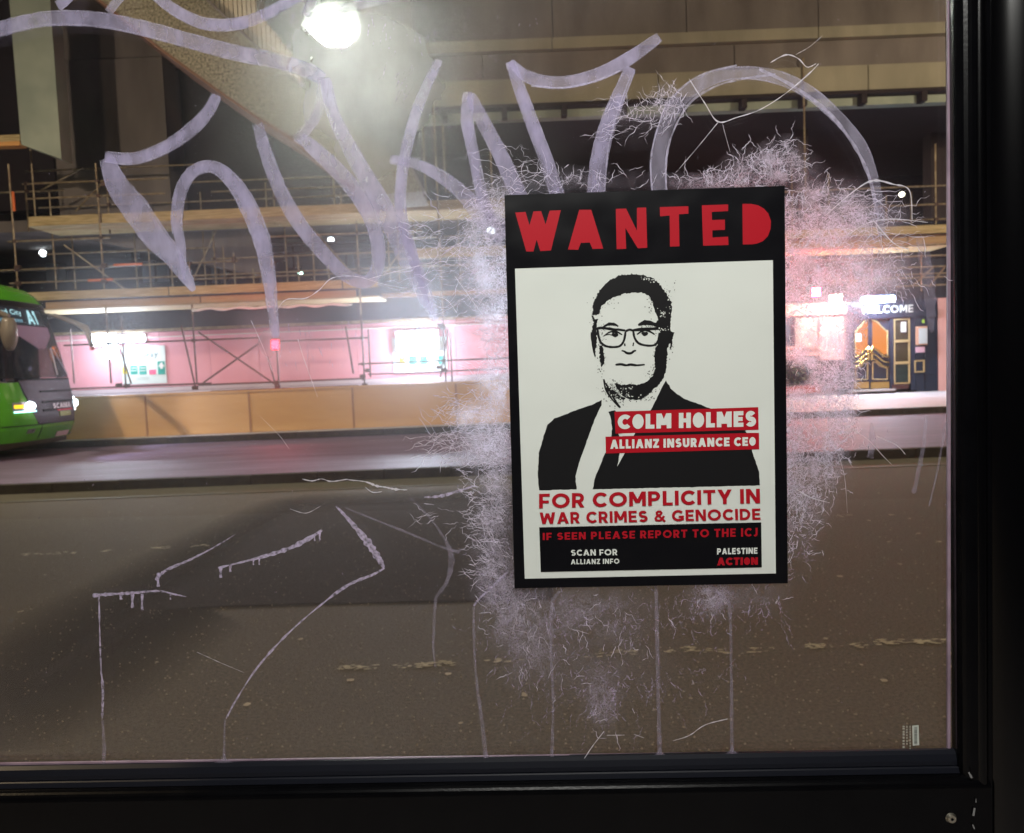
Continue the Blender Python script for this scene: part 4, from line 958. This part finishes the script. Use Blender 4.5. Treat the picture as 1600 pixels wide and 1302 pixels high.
# rough lines with drips
SPR = film('etched_line', (.78,.68,.92), alpha=.75, amin=.22, nscale=260, lo=.32, hi=.6, trans=.4)
SPRS = film('faint_drip', (.55,.48,.62), alpha=.40, amin=.10, nscale=120, trans=.4)
lines = [
 ([(148,929),(175,927),(210,925),(250,922),(275,927),(294,931)],[7,5,6,5,4,1],0), ([(158,930),(159,980),(161,1040),(164,1075),(163,1120)],[4,3,3.5,6,4],0), ([(163,1120),(166,1160),(165,1192)],[5,6,7],1),
 ([(246,905),(262,890),(300,873),(335,855),(370,834)],[7,6,5,3,1],0), ([(343,886),(400,872),(450,857),(485,840),(505,827)],[4,5,7,9,4],0),
 ([(527,790),(550,815),(575,845),(592,870),(601,885)],[5,9,11,11,9],0), ([(602,886),(585,896),(545,913),(500,946),(450,990),(405,1040),(372,1090),(356,1120)],[5,4,6,4,3.5,3.5,3,3],0), ([(354,1120),(353,1160),(353,1190)],[4,4,6],1),
 ([(540,792),(590,812),(640,832),(690,853),(715,860),(724,855)],[3,4,5,4,5,5],1), ([(640,775),(670,805),(695,840),(706,870),(700,905),(682,932)],[4,3,4,14,8,4],1), ([(682,930),(679,970),(678,1010),(681,1040)],[7,6,4,2],1),
 ([(792,893),(770,915),(750,933),(741,945)],[3,4,4,3],0), ([(741,945),(741,1000),(745,1060),(753,1120),(760,1182)],[5,4,5,6,8],1),
 ([(885,912),(868,930),(862,948),(861,1010),(864,1100),(862,1184)],[5,6,6,6,5,8],1), ([(1024,912),(1026,1000),(1028,1100),(1030,1178)],[7,8,6,8],1), ([(1108,912),(1132,935),(1139,955),(1141,1050),(1142,1178)],[4,6,6,6,7],1),
 ([(664,776),(690,774),(715,767),(742,758)],[3,5,4,2],0),
 ([(1424,770),(1432,735),(1440,690),(1444,650)],[7,8,9,5],1), ([(1448,790),(1462,730),(1474,660)],[3,5,6],1), ([(1356,715),(1360,690),(1358,660)],[16,12,4],1), ([(1452,520),(1448,450),(1440,400),(1430,372)],[10,22,18,8],1),
]
for i, (p_, w_, k) in enumerate(lines):
    m = M(); ribbon(m, p_, [q*random.uniform(.6,1.0) for q in w_], .0042+.00005*i, 9, .38 if k == 0 else .18); m.build('drip_line' if k else 'etched_line', SPRS if k else SPR, pane)
m = M()
for x, y, l, w_ in ((193,927,8,6),(211,926,22,6),(226,926,26,5),(270,927,8,3),(348,885,16,6),(363,882,10,5),(399,873,8,3),(408,871,10,3),(494,832,12,3),(502,830,14,4),(251,893,22,6)):
    ribbon(M(), [(x,y),(x-.5,y+l*.6),(x,y+l)], [w_,w_*.5,w_], .0052, 4, .1).build('short_drip', SPR, pane)
m = M()
for x, y, s_ in ((353,1188,18),(1030,1178,14),(1142,1175,13),(760,1182,6),(863,1182,6)):
    ribbon(M(), [(x,y-14),(x,y-6),(x,y+1)], [2,s_*.45,s_*2.0], .0053, 5).build('drip_foot', SPRS, pane)

# ---- scratched residue: hazy patches plus thousands of fine pale fibres
def cover_at(px, py):
    a = 0.0
    def g(cx, cy, rx, ry, k): return k*math.exp(-(((px-cx)/rx)**2+((py-cy)/ry)**2))
    a += g(1262,425,66,100,1.5)+g(1325,470,44,64,1.3)+g(1262,600,56,110,1.3)+g(1240,750,38,95,1.3)+g(1308,620,24,80,.9)+g(1290,700,20,60,.8)
    a += g(1280,325,75,30,1.0)+g(1360,345,50,22,.6)+g(1195,262,50,24,1.2)+g(1218,240,22,22,1.0)+g(1120,288,70,14,1.0)+g(1385,430,38,34,.7)
    a += g(768,385,40,66,1.4)+g(780,480,36,70,1.1)+g(780,600,30,44,.8)+g(765,690,44,50,.9)+g(770,800,34,80,.9)+g(772,905,28,44,.8)+g(775,320,28,24,.9)+g(735,650,30,16,.6)
    a += g(800,955,36,44,.8)+g(920,950,90,36,.55)+g(1108,932,28,24,1.2)+g(930,1030,130,70,.32)+g(940,1095,22,40,.6)+g(1180,930,50,30,.4)+g(830,1010,40,60,.4)
    a += g(900,285,100,20,.5)+g(1040,160,18,24,.8)+g(985,180,55,14,.5)+g(1000,210,60,40,.15)
    a -= 1.5*g(1245,588,26,20,1)+.9*g(1232,520,14,26,1)+.5*g(1330,500,12,60,1)+1.3*g(1395,505,50,40,1)
    a = max(0, a-.06)**1.2*1.08
    return min(1,a)
gx, gz = 170, 200; gm = M(); vs = []; cov = []
for j in range(gz+1):
    for i in range(gx+1):
        px, py = 660+800*i/gx, 60+1110*j/gz; vs.append(GP(px,py,.0056)); cov.append(cover_at(px,py))
keep = [(j*(gx+1)+i, j*(gx+1)+i+1, (j+1)*(gx+1)+i+1, (j+1)*(gx+1)+i) for j in range(gz) for i in range(gx) if cov[j*(gx+1)+i] > .02]
gm.add(vs, keep)
HAZE = film('glue_haze', (.88,.80,1.0), alpha=.50, amin=0.03, nscale=70, lo=.42, hi=.68, trans=.5, forward=.50, rough=.8, mask='cover', detail=12, web=((150,.016,.8),(330,.028,.9),(620,.045,.9)))
gh = gm.build('glue_residue', HAZE, pane); at = gh.data.attributes.new('cover','FLOAT','POINT'); at.data.foreach_set('value', cov)
FIB = film('scratch_fibre', (.92,.86,1.0), alpha=1.0, amin=.45, nscale=300, lo=.3, hi=.6, trans=.5)
fm = M(); rf_ = random.Random(21)
def fibre(px, py, ang, ln_, w_, curl, off, n=7):
    pts = [(px,py)]; st_ = ln_/n; a0_ = ang; bow = rf_.gauss(0,.05)
    for k in range(n):
        a0_ += bow+rf_.gauss(0,curl*.8); ang = a0_+rf_.gauss(0,curl*3.2)
        px += math.cos(ang)*st_; py += math.sin(ang)*st_; pts.append((px,py))
    vs = []
    for k, (x,y) in enumerate(pts):
        a, b = pts[max(k-1,0)], pts[min(k+1,n)]; dx, dy = b[0]-a[0], b[1]-a[1]; L = math.hypot(dx,dy) or 1
        h = w_/2*(1-abs(2*k/n-1)**3*.8)*(.45+.95*rf_.random())
        vs += [GP(x-dy/L*h, y+dx/L*h, off), GP(x+dy/L*h, y-dx/L*h, off)]
    fm.add(vs, [(2*k,2*k+1,2*k+3,2*k+2) for k in range(n)])
cnt = 0; tries = 0
while cnt < 3500 and tries < 200000:
    tries += 1
    px, py = rf_.uniform(670,1440), rf_.uniform(70,1165)
    if 800 < px < 1215 and 312 < py < 900: continue
    if py > 905 and rf_.random() < .55: continue
    c_ = cover_at(px,py)
    if rf_.random() > c_*(.9 if py < 900 else .35): continue
    # fibres run outwards from the poster in long combed strands
    if px < 800: base = PI + (py-560)/500*.6
    elif px > 1215: base = (py-560)/420*1.2 if py > 450 else -.5+rf_.gauss(0,.6)
    elif py < 320: base = -PI/2+rf_.gauss(0,.9)
    else: base = PI/2+rf_.gauss(0,.5)
    if 1222 < px < 1282 and 566 < py < 610 and rf_.random() < .8: continue
    if px > 1215 and py > 480: base = PI/2+rf_.gauss(0,1.2)
    fibre(px, py, base+rf_.gauss(0,.5), rf_.uniform(6,26)*(1 if px>1215 else 1.35), rf_.uniform(.5,1.05), .14, .0060+.00001*(cnt%60))
    cnt += 1
# looser long strands round the edges
for (x, y, a, L, w_, n_, sp) in ((715,360,2.9,55,1.4,40,32),(730,430,3.1,60,1.4,34,32),(715,690,3.1,50,1.3,50,28),(735,625,3.0,45,1.4,24,22),(700,800,2.9,30,1.2,14,34),(1000,190,2.9,60,1.2,16,34),(850,285,3.3,60,1.3,30,40),(1050,150,2.2,40,1.3,16,18),(1340,325,.2,60,1.5,22,32),(1370,370,.6,50,1.5,18,24),(1330,350,2.8,60,1.4,24,40),(1395,440,1.2,30,1.4,24,22)):
    for k in range(n_): fibre(rf_.gauss(x,sp), rf_.gauss(y,sp*.55), a+rf_.gauss(0,.45), L*rf_.uniform(.4,1.3), w_*rf_.uniform(.35,.75), .12, .0068)
tag(fm.build('scratch_fibres', FIB, pane), kind='stuff'); fm = M()
for (x, y, a, L, w_, n_, sx, sy) in ((930,1060,1.8,22,1.2,60,60,30),(1010,1065,1.4,18,1.3,60,50,14),(820,985,1.5,30,1.2,70,34,50),(930,960,1.7,30,1.2,90,70,30),(1050,950,1.4,26,1.1,50,60,24),(1185,930,1.4,26,1.3,36,26,22),(1110,935,1.5,22,1.3,60,24,18),(945,1090,1.9,24,1.4,50,14,26),(870,1030,1.4,26,1.0,60,60,50),(1120,1040,1.9,14,1.2,24,30,14),(1240,850,1.6,16,1.2,50,14,40),(790,900,1.6,26,1.2,60,20,50)):
    for k in range(n_): fibre(rf_.gauss(x,sx), rf_.gauss(y,sy), a+rf_.gauss(0,.6), L*rf_.uniform(.4,1.5), w_*rf_.uniform(.4,.8), .14, .0068, 8)
for k in range(260):      # tiny ticks and specks all over the pane
    fibre(rf_.uniform(0,1475), rf_.uniform(0,1165), rf_.uniform(0,3.1), rf_.uniform(1.5,5), rf_.uniform(.5,1.2), .1, .0069, 3)
for k in range(70):       # short vertical scratches under the lantern and over the hoarding
    fibre(rf_.gauss(600,110), rf_.gauss(45,28), 1.57+rf_.gauss(0,.08), rf_.uniform(6,22), rf_.uniform(.6,1.5), .03, .0069, 4)
for k in range(36): fibre(rf_.uniform(420,640), rf_.uniform(495,570), 1.45+rf_.gauss(0,.12), rf_.uniform(6,26), rf_.uniform(.6,1.4), .03, .0069, 4)
for k in range(14): fibre(rf_.uniform(598,650), rf_.uniform(100,145), 2.05, rf_.uniform(8,28), .9, .01, .0069, 4)
FIB2 = film('faint_scratch_fibre', (.85,.72,1.0), alpha=.6, amin=.05, nscale=300, lo=.38, hi=.66, trans=.5)
tag(fm.build('faint_fibres', FIB2, pane), kind='stuff')
# distinct long scratches
SCR_M = film('bright_scratch', (.95,.92,1.0), alpha=1.0, amin=.7, nscale=200, trans=.5)
for p_, w_ in (([(435,487),(452,470),(480,468),(500,455),(524,436),(560,434),(600,445),(650,455)],[1,2,2,2.4,2.2,1.6,1.2,1]),([(578,437),(620,425),(680,412),(725,408)],[2,2.4,2,1]),([(590,445),(640,457),(680,462),(700,470),(716,490)],[1,1,1.4,1.8,1.4]),([(476,747),(490,750),(505,748),(520,750),(545,747)],[2,3,1.5,3,2]),([(545,748),(575,752),(590,758),(605,760),(620,762),(640,764)],[1,3,5,3,5,1]),([(572,758),(584,768),(600,766)],[1,1.5,1]),
    ([(1075,127),(1100,165),(1120,193),(1150,187),(1185,174),(1225,150),(1260,120),(1275,103)],[1.5,2,3,2.5,2,2,2.5,2]),([(1120,195),(1090,230),(1060,268)],[1.5,1.2,.8]),([(1125,195),(1138,240)],[1,.8]),([(1200,102),(1225,90),(1245,95),(1258,108),(1272,104)],[2,3,3,2.5,1.5]),([(1240,90),(1262,78),(1280,60)],[1,1,.6]),
    ([(1285,340),(1330,300),(1362,284),(1390,290),(1416,300),(1420,345)],[2,2.5,5,4,2.5,1.5]),([(1360,345),(1390,380),(1415,392)],[3,3,2]),([(1320,370),(1350,350),(1390,345),(1445,350)],[2,3,2.5,1]),([(1240,763),(1265,775),(1292,785)],[2,2.6,1]),([(1315,662),(1350,685),(1375,712),(1388,725)],[1.5,1,1,.6]),([(1365,680),(1395,695),(1411,710)],[1,1,1.6]),([(1305,705),(1315,745),(1321,800)],[.8,.8,.6]),
    ([(944,1138),(925,1162),(910,1185),(895,1205),(860,1215)],[2,2,1.4,1.2,.8]),([(1050,1153),(1075,1143),(1100,1128),(1134,1118)],[1,1.6,1.6,2.4]),([(948,1145),(975,1144)],[1.4,1.6]),([(989,1143),(1005,1148)],[1.4,1]),([(1372,412),(1340,412),(1295,420)],[.6,1,.6]),([(712,432),(740,470),(760,500)],[1.8,1.6,.8]),([(455,795),(480,800),(505,790)],[1,1.2,.6]),([(312,1015),(350,1033),(385,1048)],[.8,1,.6]),([(395,500),(415,540),(430,580)],[.8,.8,.5]),([(470,530),(478,560),(500,620)],[1,1,.5]),([(410,650),(440,680),(455,700)],[.6,1,.6])):
    m = M(); ribbon(m, [(x+random.gauss(0,.8), y+random.gauss(0,.8)) for x, y in p_], [q*.62 for q in w_], .0072, 6, .6); m.build('long_scratch', SCR_M, pane)

# small printed maker's mark and sticker in the corner
stk = thing('barcode_sticker', 'tiny white barcode sticker low in the corner of the pane', 'sticker', GP(1429,1148,.002))
M().prism([GP(1424,1133,.002),GP(1434,1132,.002),GP(1435,1163,.002),GP(1425,1164,.002)], -GN*.0003).build('label', mat('sticker_white', (.55,.58,.52), .5), stk)
m = M(); rb = random.Random(2)
y = 1135
while y < 1161:
    h = rb.choice((.5,.8,1.2)); m.add([GP(1427,y,.0022),GP(1431.5,y,.0022),GP(1431.5,y+h,.0022),GP(1427,y+h,.0022)], [(0,1,2,3)]); y += h+rb.choice((.6,.9))
m.build('barcode', mat('barcode_ink', (.12,.13,.12), .5), stk)
m = M(); y = 1131
for xx, ww, en in ((1409,3.2,1168),(1415,1.6,1160),(1420,1.6,1168)):
    y = 1133
    while y < en:
        h = rb.uniform(1.5,3.5); m.add([GP(xx,y,.002),GP(xx+ww,y,.002),GP(xx+ww,y+h,.002),GP(xx,y+h,.002)], [(0,1,2,3)]); y += h+rb.uniform(.8,2.2)
m.build('glass_maker_mark', mat('frit_print', (.42,.42,.36), .6), pane)

# frame: bottom rail with stepped glazing bead
def rail_profile(prof_, name, mt, xa=-1.6, xb=None):
    """prof_: list of (z below pane edge, towards camera) swept along the pane bottom"""
    xb = xR+.03 if xb is None else xb; m = M(); n = len(prof_)
    # the sightline of the pane bottom is level in the world
    vs = [gpt(x_, zb_+.012-dz, dy) for x_ in (xa, xb) for dz, dy in prof_]
    m.add(vs, [(i, i+1, n+i+1, n+i) for i in range(n-1)]+[tuple(range(n)), tuple(range(2*n-1,n-1,-1))])
    return m.build(name, mt, sh, smooth=False)
rail_profile([(-.003,.001),(-.003,.005),(.000,.009),(.006,.0115),(.0105,.012),(.011,-.02)], 'glazing_bead', RUBBER)
rail_profile([(.0115,-.02),(.0115,.013),(.0125,.0142),(.016,.0155),(.0175,.016),(.0178,-.02)], 'glazing_bead', RUBBER)
rp = [(.018,-.03),(.018,.017)]
for k in range(7):
    a = k/6*PI/2; rp.append((.018+.010*(1-math.cos(a)), .017+.010*math.sin(a)))
rp += [(.16,.027),(.165,-.03)]
r_ = rail_profile(rp, 'bottom_rail', BLACKM, xb=xR+.025)
# frame upright and round post
m = M(); ux = xR-.002
pr_ = [(.001,-.001),(0,.012)]
for k in range(6):
    a = k/5*PI/2; pr_.append((.012*(1-math.cos(a)), .012+.012*math.sin(a)))
pr_ += [(.030,.024),(.036,.018),(.037,-.001)]
vs = [gpt(ux+dx, z_, dy) for z_ in (.2, 2.45) for dx, dy in pr_]; n = len(pr_)
m.add(vs, [(i, i+1, n+i+1, n+i) for i in range(n-1)]+[tuple(range(n)), tuple(range(2*n-1,n-1,-1))]); m.build('frame_upright', BLACKM, sh)
pc = gpt(xR+.068, 1, -.01)
POSTM = mat('gloss_black_post', (.0012,.0012,.0016), .2, spec=.25)
M().tube((pc.x,pc.y,.12), (pc.x,pc.y,2.455), .052, 96, cap=False).build('post', POSTM, sh, smooth=True)
eb = gpt(xR+.019, 1, .020); M().tube((eb.x,eb.y,.2), (eb.x,eb.y,2.45), .0065, 24, cap=False).build('highlight_bead', POSTM, sh, smooth=True)  # bead added so the frame edge catches a warm highlight
M().tube((-1.65,.93,.12), (-1.65,.93,2.5), .052, 32).build('post', BLACKM, sh, smooth=True)
M().box(-1.8, .75, -.55, 1.05, 2.46, 2.54).build('roof', BLACKM, sh)
# scratches on the frame corner
m = M()
for p_, w_ in (([(1492,1186),(1497,1195)],3),([(1501,1240),(1499,1252)],3),([(1503,1226),(1503,1232)],1.2),([(1498,1265),(1501,1272)],2)):
    ribbon(m, p_, w_, .0285, 3, .3)
m.build('chipped_paint', mat('chip_grey', (.22,.22,.22), .6), sh)
# screw
sc_ = GP(1466,1256,.0272); m = M()
ring_ = [(0,0.0),( .45,0),(.45,-.0008),(1,-.0002),(1,-.0035)]
def disc(c, r, d0, d1, n=20):
    ex = Vector((1,-GY,0)).normalized(); ez = Vector((0,0,1))
    a = [c+GN*d0+(ex*math.cos(2*PI*i/n)+ez*math.sin(2*PI*i/n))*r*.72 for i in range(n)]; b = [c+GN*d1+(ex*math.cos(2*PI*i/n)+ez*math.sin(2*PI*i/n))*r for i in range(n)]
    return a+b, [tuple(range(n))]+[(i,(i+1)%n,n+(i+1)%n,n+i) for i in range(n)]
v_, f_ = disc(sc_, .0056, .0032, .0002); M().add(v_, f_).build('screw', STEEL, sh, smooth=False)
v_, f_ = disc(sc_, .0016, .0040, .0034, 6); s_ = M().add(v_, f_).build('screw_socket', BLACKM, sh)
# strip light under the shelter roof
lt = thing('shelter_light', 'white strip light under the shelter roof, above the camera', 'lamp', (0,-.1,2.45))
M().box(-.30,.30,-.21,-.05,2.425,2.458).build('housing', WHITE, lt); M().box(-.27,.27,-.19,-.07,2.415,2.424).build('diffuser', emitter('shelter_tube', (1,.97,.88), 5), lt)
lamp_light('shelter_strip', 'AREA', (0,-.13,2.41), 36, (1,.985,.93), .5, .12, target=(0,.35,1.2), parent=lt)

# ================================================================ the poster
def C7(x, y): return (800+x/3.616, 280+y/3.616)
def C4(x, y): return (780+x/3.478, 600+y/3.478)
po = thing('poster', 'black bordered WANTED poster with a stencilled portrait stuck on the scratched glass', 'poster', GP(1012,912,.0085))
PBLK = mat('poster_black', (.0045,.0045,.006), .27, spec=.3); PWHT = mat('poster_white', (.65,.69,.65), .34, c2=(.69,.72,.68), scale=4, spec=.4)
for m_, st_ in ((PBLK,.10),(PWHT,.06)):
    nt = m_.node_tree; tc = nt.nodes.new('ShaderNodeTexCoord'); nz = nt.nodes.new('ShaderNodeTexNoise'); nz.inputs['Scale'].default_value = 9; nz.inputs['Detail'].default_value = 2
    nt.links.new(tc.outputs['Object'], nz.inputs[0]); bp = nt.nodes.new('ShaderNodeBump'); bp.inputs['Strength'].default_value = 1.0; bp.inputs['Distance'].default_value = .004*st_/.06
    nt.links.new(nz.outputs[0], bp.inputs['Height']); nt.links.new(bp.outputs[0], nt.nodes['Principled BSDF'].inputs['Normal'])
PRED = mat('poster_red', (.40,.008,.018), .4, spec=.2); PINKB = mat('portrait_ink', (.008,.008,.009), .34)
o1 = .0090
M().prism([GP(789,308,o1),GP(1222,293.5,o1),GP(1227,908,o1),GP(804.5,916,o1)], -GN*.0006).build('paper', PBLK, po)
lay = [o1]
def flat(name, polys, mt, d=.00008):
    lay[0] += d; m = M()
    for k, p_ in enumerate(polys): m.add([GP(x,y,lay[0]+k*.000002) for x,y in p_], [tuple(range(len(p_)))])
    return m.build(name, mt, po)
flat('white_panel', [[(805.2,421.6),(1203.8,408.5),(1208.5,892.7),(820.3,901)]], PWHT)
W = [(20,198),(78,195),(100,270),(122,192),(165,190),(190,265),(212,188),(275,185),(220,410),(160,414),(140,350),(122,416),(82,416)]
A_ = [(378,183),(445,183),(512,400),(452,402),(437,366),(387,368),(372,407),(315,405)]
N_ = [(582,178),(640,176),(700,300),(700,172),(752,170),(758,395),(705,398),(636,285),(640,401),(587,403)]
T_ = [(828,168),(988,163),(988,205),(935,208),(938,387),(885,389),(883,215),(830,220)]
E_ = [(1063,158),(1210,153),(1210,190),(1118,195),(1120,240),(1192,238),(1192,295),(1122,298),(1122,338),(1210,333),(1212,380),(1070,384)]
D_ = [(1290,150),(1340,150),(1378,158),(1410,176),(1435,205),(1449,245),(1447,290),(1432,330),(1405,358),(1375,371),(1345,376),(1292,377)]
flat('wanted_lettering', [[C7(*p_) for p_ in L_] for L_ in (W,A_,N_,T_,E_,D_)], PRED)
rj = random.Random(5)
def rough_line(pts, amp, step=6, closed=True):
    """ragged stencil edge"""
    o = []; n = len(pts)
    for i in range(n if closed else n-1):
        a, b = pts[i], pts[(i+1)%n]; L = math.hypot(b[0]-a[0], b[1]-a[1]); k = max(1,int(L/step))
        for j in range(k):
            t = j/k; o.append((a[0]+(b[0]-a[0])*t+rj.gauss(0,amp), a[1]+(b[1]-a[1])*t+rj.gauss(0,amp)))
    return o
hair = [(450,772),(456,705),(478,655),(515,605),(555,572),(600,549),(650,545),(700,544),(750,552),(795,566),(830,602),(858,640),(888,688),(897,735),(893,775),(888,812),(889,862),(908,866),(905,898),(884,928),(872,955),(868,1010),(862,1085),(850,1125),(822,1162),(790,1190),(760,1220),(725,1240),(690,1248),(650,1238),(622,1225),(600,1200),(578,1155),(618,1163),(660,1156),(700,1162),(745,1152),(788,1115),(803,1060),(798,1000),(806,950),(822,930),(828,880),(822,840),(800,822),(820,800),(800,745),(785,695),(770,662),(730,648),(680,646),(620,655),(570,672),(530,695),(505,722),(488,765),(468,775)]
hair = [p_ for p_ in hair]
bodyl = [(555,85),(500,112),(440,132),(300,185),(262,220),(242,280),(216,370),(210,500),(218,572),(420,566),(413,495),(440,400),(490,262),(520,180),(552,115)]
bodyr = [(898,-20),(935,35),(1000,80),(1130,128),(1250,170),(1330,250),(1362,360),(1400,470),(1404,545),(505,566),(520,500),(572,372),(600,330),(610,240),(600,170),(590,150),(625,140),(650,170),(640,250),(655,300),(650,375),(637,445),(690,350),(735,262),(820,135)]
polys = [[C7(*p_) for p_ in rough_line(hair, 2.2, 7)], [C4(*p_) for p_ in rough_line(bodyl, .8, 14)], [C4(*p_) for p_ in rough_line(bodyr, .8, 14)],
   [C7(*p_) for p_ in rough_line([(463,800),(482,795),(472,850),(478,890),(470,960),(467,1010),(458,960),(447,900),(450,850)], 2.5, 8)],
   [C7(*p_) for p_ in rough_line([(490,940),(512,948),(518,985),(516,1040),(500,1062),(492,1010)], 2.5, 8)],
   [C7(*p_) for p_ in rough_line([(512,1130),(530,1150),(560,1180),(600,1215),(635,1240),(600,1250),(570,1225),(540,1200),(520,1165)], 3.5, 7)]]
flat('portrait_ink', polys, PINKB)
def ink_ribbons(name, items, off_d=.00008, sc7=True, mt=PINKB):
    lay[0] += off_d; m = M()
    for p_, w_ in items:
        q = [C7(*a) for a in p_]; ww = [x_*1.75/3.616 for x_ in (w_ if hasattr(w_,'__len__') else [w_]*len(p_))]; ribbon(m, q, ww, lay[0], 4, .12)
    return m.build(name, mt, po)
ink_ribbons('portrait_lines', [
  ([(472,850),(500,843),(560,850),(600,853),(635,858)],[8,9,8,7,7]), ([(480,852),(486,890),(500,925),(530,946),(575,950),(608,942),(628,912),(637,862)],7), ([(637,862),(660,853),(682,860)],7),
  ([(680,856),(740,850),(790,848),(830,845)],9), ([(680,862),(688,900),(712,930),(760,942),(800,938),(820,912),(826,870)],7),
  ([(510,838),(545,822),(575,824),(597,834)],[4,10,9,3]), ([(707,828),(745,814),(790,820),(828,840)],[6,16,12,8]),
  ([(515,890),(545,868),(580,862),(618,882)],[3,5,6,4]), ([(700,880),(735,858),(765,860),(800,880)],[4,6,6,4]), ([(525,884),(545,880),(560,884)],3), ([(560,876),(578,884),(594,876)],[8,14,8]), ([(728,868),(745,878),(760,868)],[8,14,8]), ([(560,866),(590,868)],5),
  ([(632,930),(633,945)],5), ([(682,925),(678,945)],4), ([(614,970),(630,974),(645,984),(668,984),(684,972),(696,970)],[4,6,7,8,6,4]),
  ([(580,1050),(610,1046),(640,1052),(665,1048),(700,1052),(744,1048)],[5,8,6,8,6,5]), ([(515,1130),(530,1190),(560,1240),(605,1290)],[6,8,5,4]), ([(550,1200),(580,1250),(610,1288)],[8,5,3]), ([(885,900),(893,930),(885,965)],[10,6,3]),
  ([(450,775),(462,800),(470,830)],[6,5,4]), ([(448,870),(455,940),(466,1005)],[10,8,3])])
# speckle in hair edge, jaw and neck
lay[0] += .00006; m = M(); mw = M()
def speck(mm_, x, y, r, off):
    k = rj.randint(4,6); a0 = rj.random()*6
    mm_.add([GP(*C7(x+math.cos(a0+2*PI*j/k)*r*rj.uniform(.5,1.3), y+math.sin(a0+2*PI*j/k)*r*rj.uniform(.5,1.3)), off) for j in range(k)], [tuple(range(k))])
for cx_, cy_, sx, sy, n_ in ((500,1000,12,60,60),(600,1200,40,30,110),(560,1210,30,35,60),(455,800,8,40,30),(890,940,10,35,24),(700,1240,60,8,60),(812,1000,10,60,60),(870,650,22,40,40),(780,700,12,40,30),(520,700,30,16,30),(505,900,10,50,40),(800,1100,22,40,60),(580,1170,20,16,50),(830,900,14,60,50),(740,1190,40,20,60),(560,845,24,6,20),(770,838,30,6,24)):
    for k in range(n_): speck(m, rj.gauss(cx_,sx), rj.gauss(cy_,sy), rj.uniform(1,4), lay[0])
for cx_, cy_, sx, sy, n_ in ((780,572,26,10,26),(845,755,10,18,22),(880,680,9,20,16),(665,1180,26,5,14),(640,1215,40,12,26),(850,850,12,10,10),(555,1165,16,16,16)):
    for k in range(n_): speck(mw, rj.gauss(cx_,sx), rj.gauss(cy_,sy), rj.uniform(1.5,5), lay[0]+.00001)
m.build('ink_speckle', PINKB, po); mw.build('paper_speckle', PWHT, po)
flat('shirt_gap', [[C4(*p_) for p_ in ((665,265),(735,261),(725,277),(668,279))], [C4(*p_) for p_ in ((1325,249),(1395,247),(1395,262),(1332,262))]], PWHT)
flat('name_banner', [[C4(*p_) for p_ in ((622,148),(1395,124),(1397,245),(628,266))], [C4(*p_) for p_ in ((574,283),(1399,262),(1400,350),(576,373))]], PRED)
flat('info_box', [[C4(*p_) for p_ in ((218,770),(1411,743),(1414,985),(226,1010))]], PBLK)
def ptext(name, items, mt, **k):
    lay[0] += .00008; m = M()
    for s_, q in items: stroke_text(m, s_, [C4(*a) for a in q], lambda a,b,l_: GP(a,b,lay[0]+l_), **k)
    return m.build(name, mt, po)
ptext('name_lettering', [('COLM HOLMES', ((640,165),(1383,143),(1383,228),(640,243)))], PWHT, w_=.29, fill_o=True, gap=.12, space=.36)
ptext('title_lettering', [('ALLIANZ INSURANCE CEO', ((600,299),(1381,284),(1381,331),(600,348)))], PWHT, w_=.27, fill_o=True, gap=.14, space=.36)
ptext('charge_lettering', [('FOR COMPLICITY IN', ((217,590),(1403,562),(1405,640),(217,668)))], PRED, w_=.215, gap=.12, space=.34)
ptext('charge_lettering', [('WAR CRIMES & GENOCIDE', ((220,690),(1405,668),(1407,728),(222,752)))], PRED, w_=.215, gap=.13, space=.36)
ptext('report_lettering', [('IF SEEN PLEASE REPORT TO THE ICJ', ((237,800),(1391,772),(1391,818),(237,838)))], PRED, w_=.23, gap=.18, space=.42)
ptext('group_lettering', [('ACTION', ((1174,932),(1392,930),(1392,970),(1174,974)))], PRED, w_=.28, gap=.10, fill_o=True)
ptext('group_lettering', [('PALESTINE', ((1173,882),(1390,878),(1390,911),(1173,915)))], PWHT, w_=.24, gap=.13)
ptext('scan_lettering', [('SCAN FOR', ((388,890),(637,886),(638,919),(389,922)))], PWHT, w_=.22, gap=.14, space=.36)
ptext('scan_lettering', [('ALLIANZ INFO', ((388,941),(648,937),(648,964),(388,968)))], PWHT, w_=.22, gap=.16, space=.36)
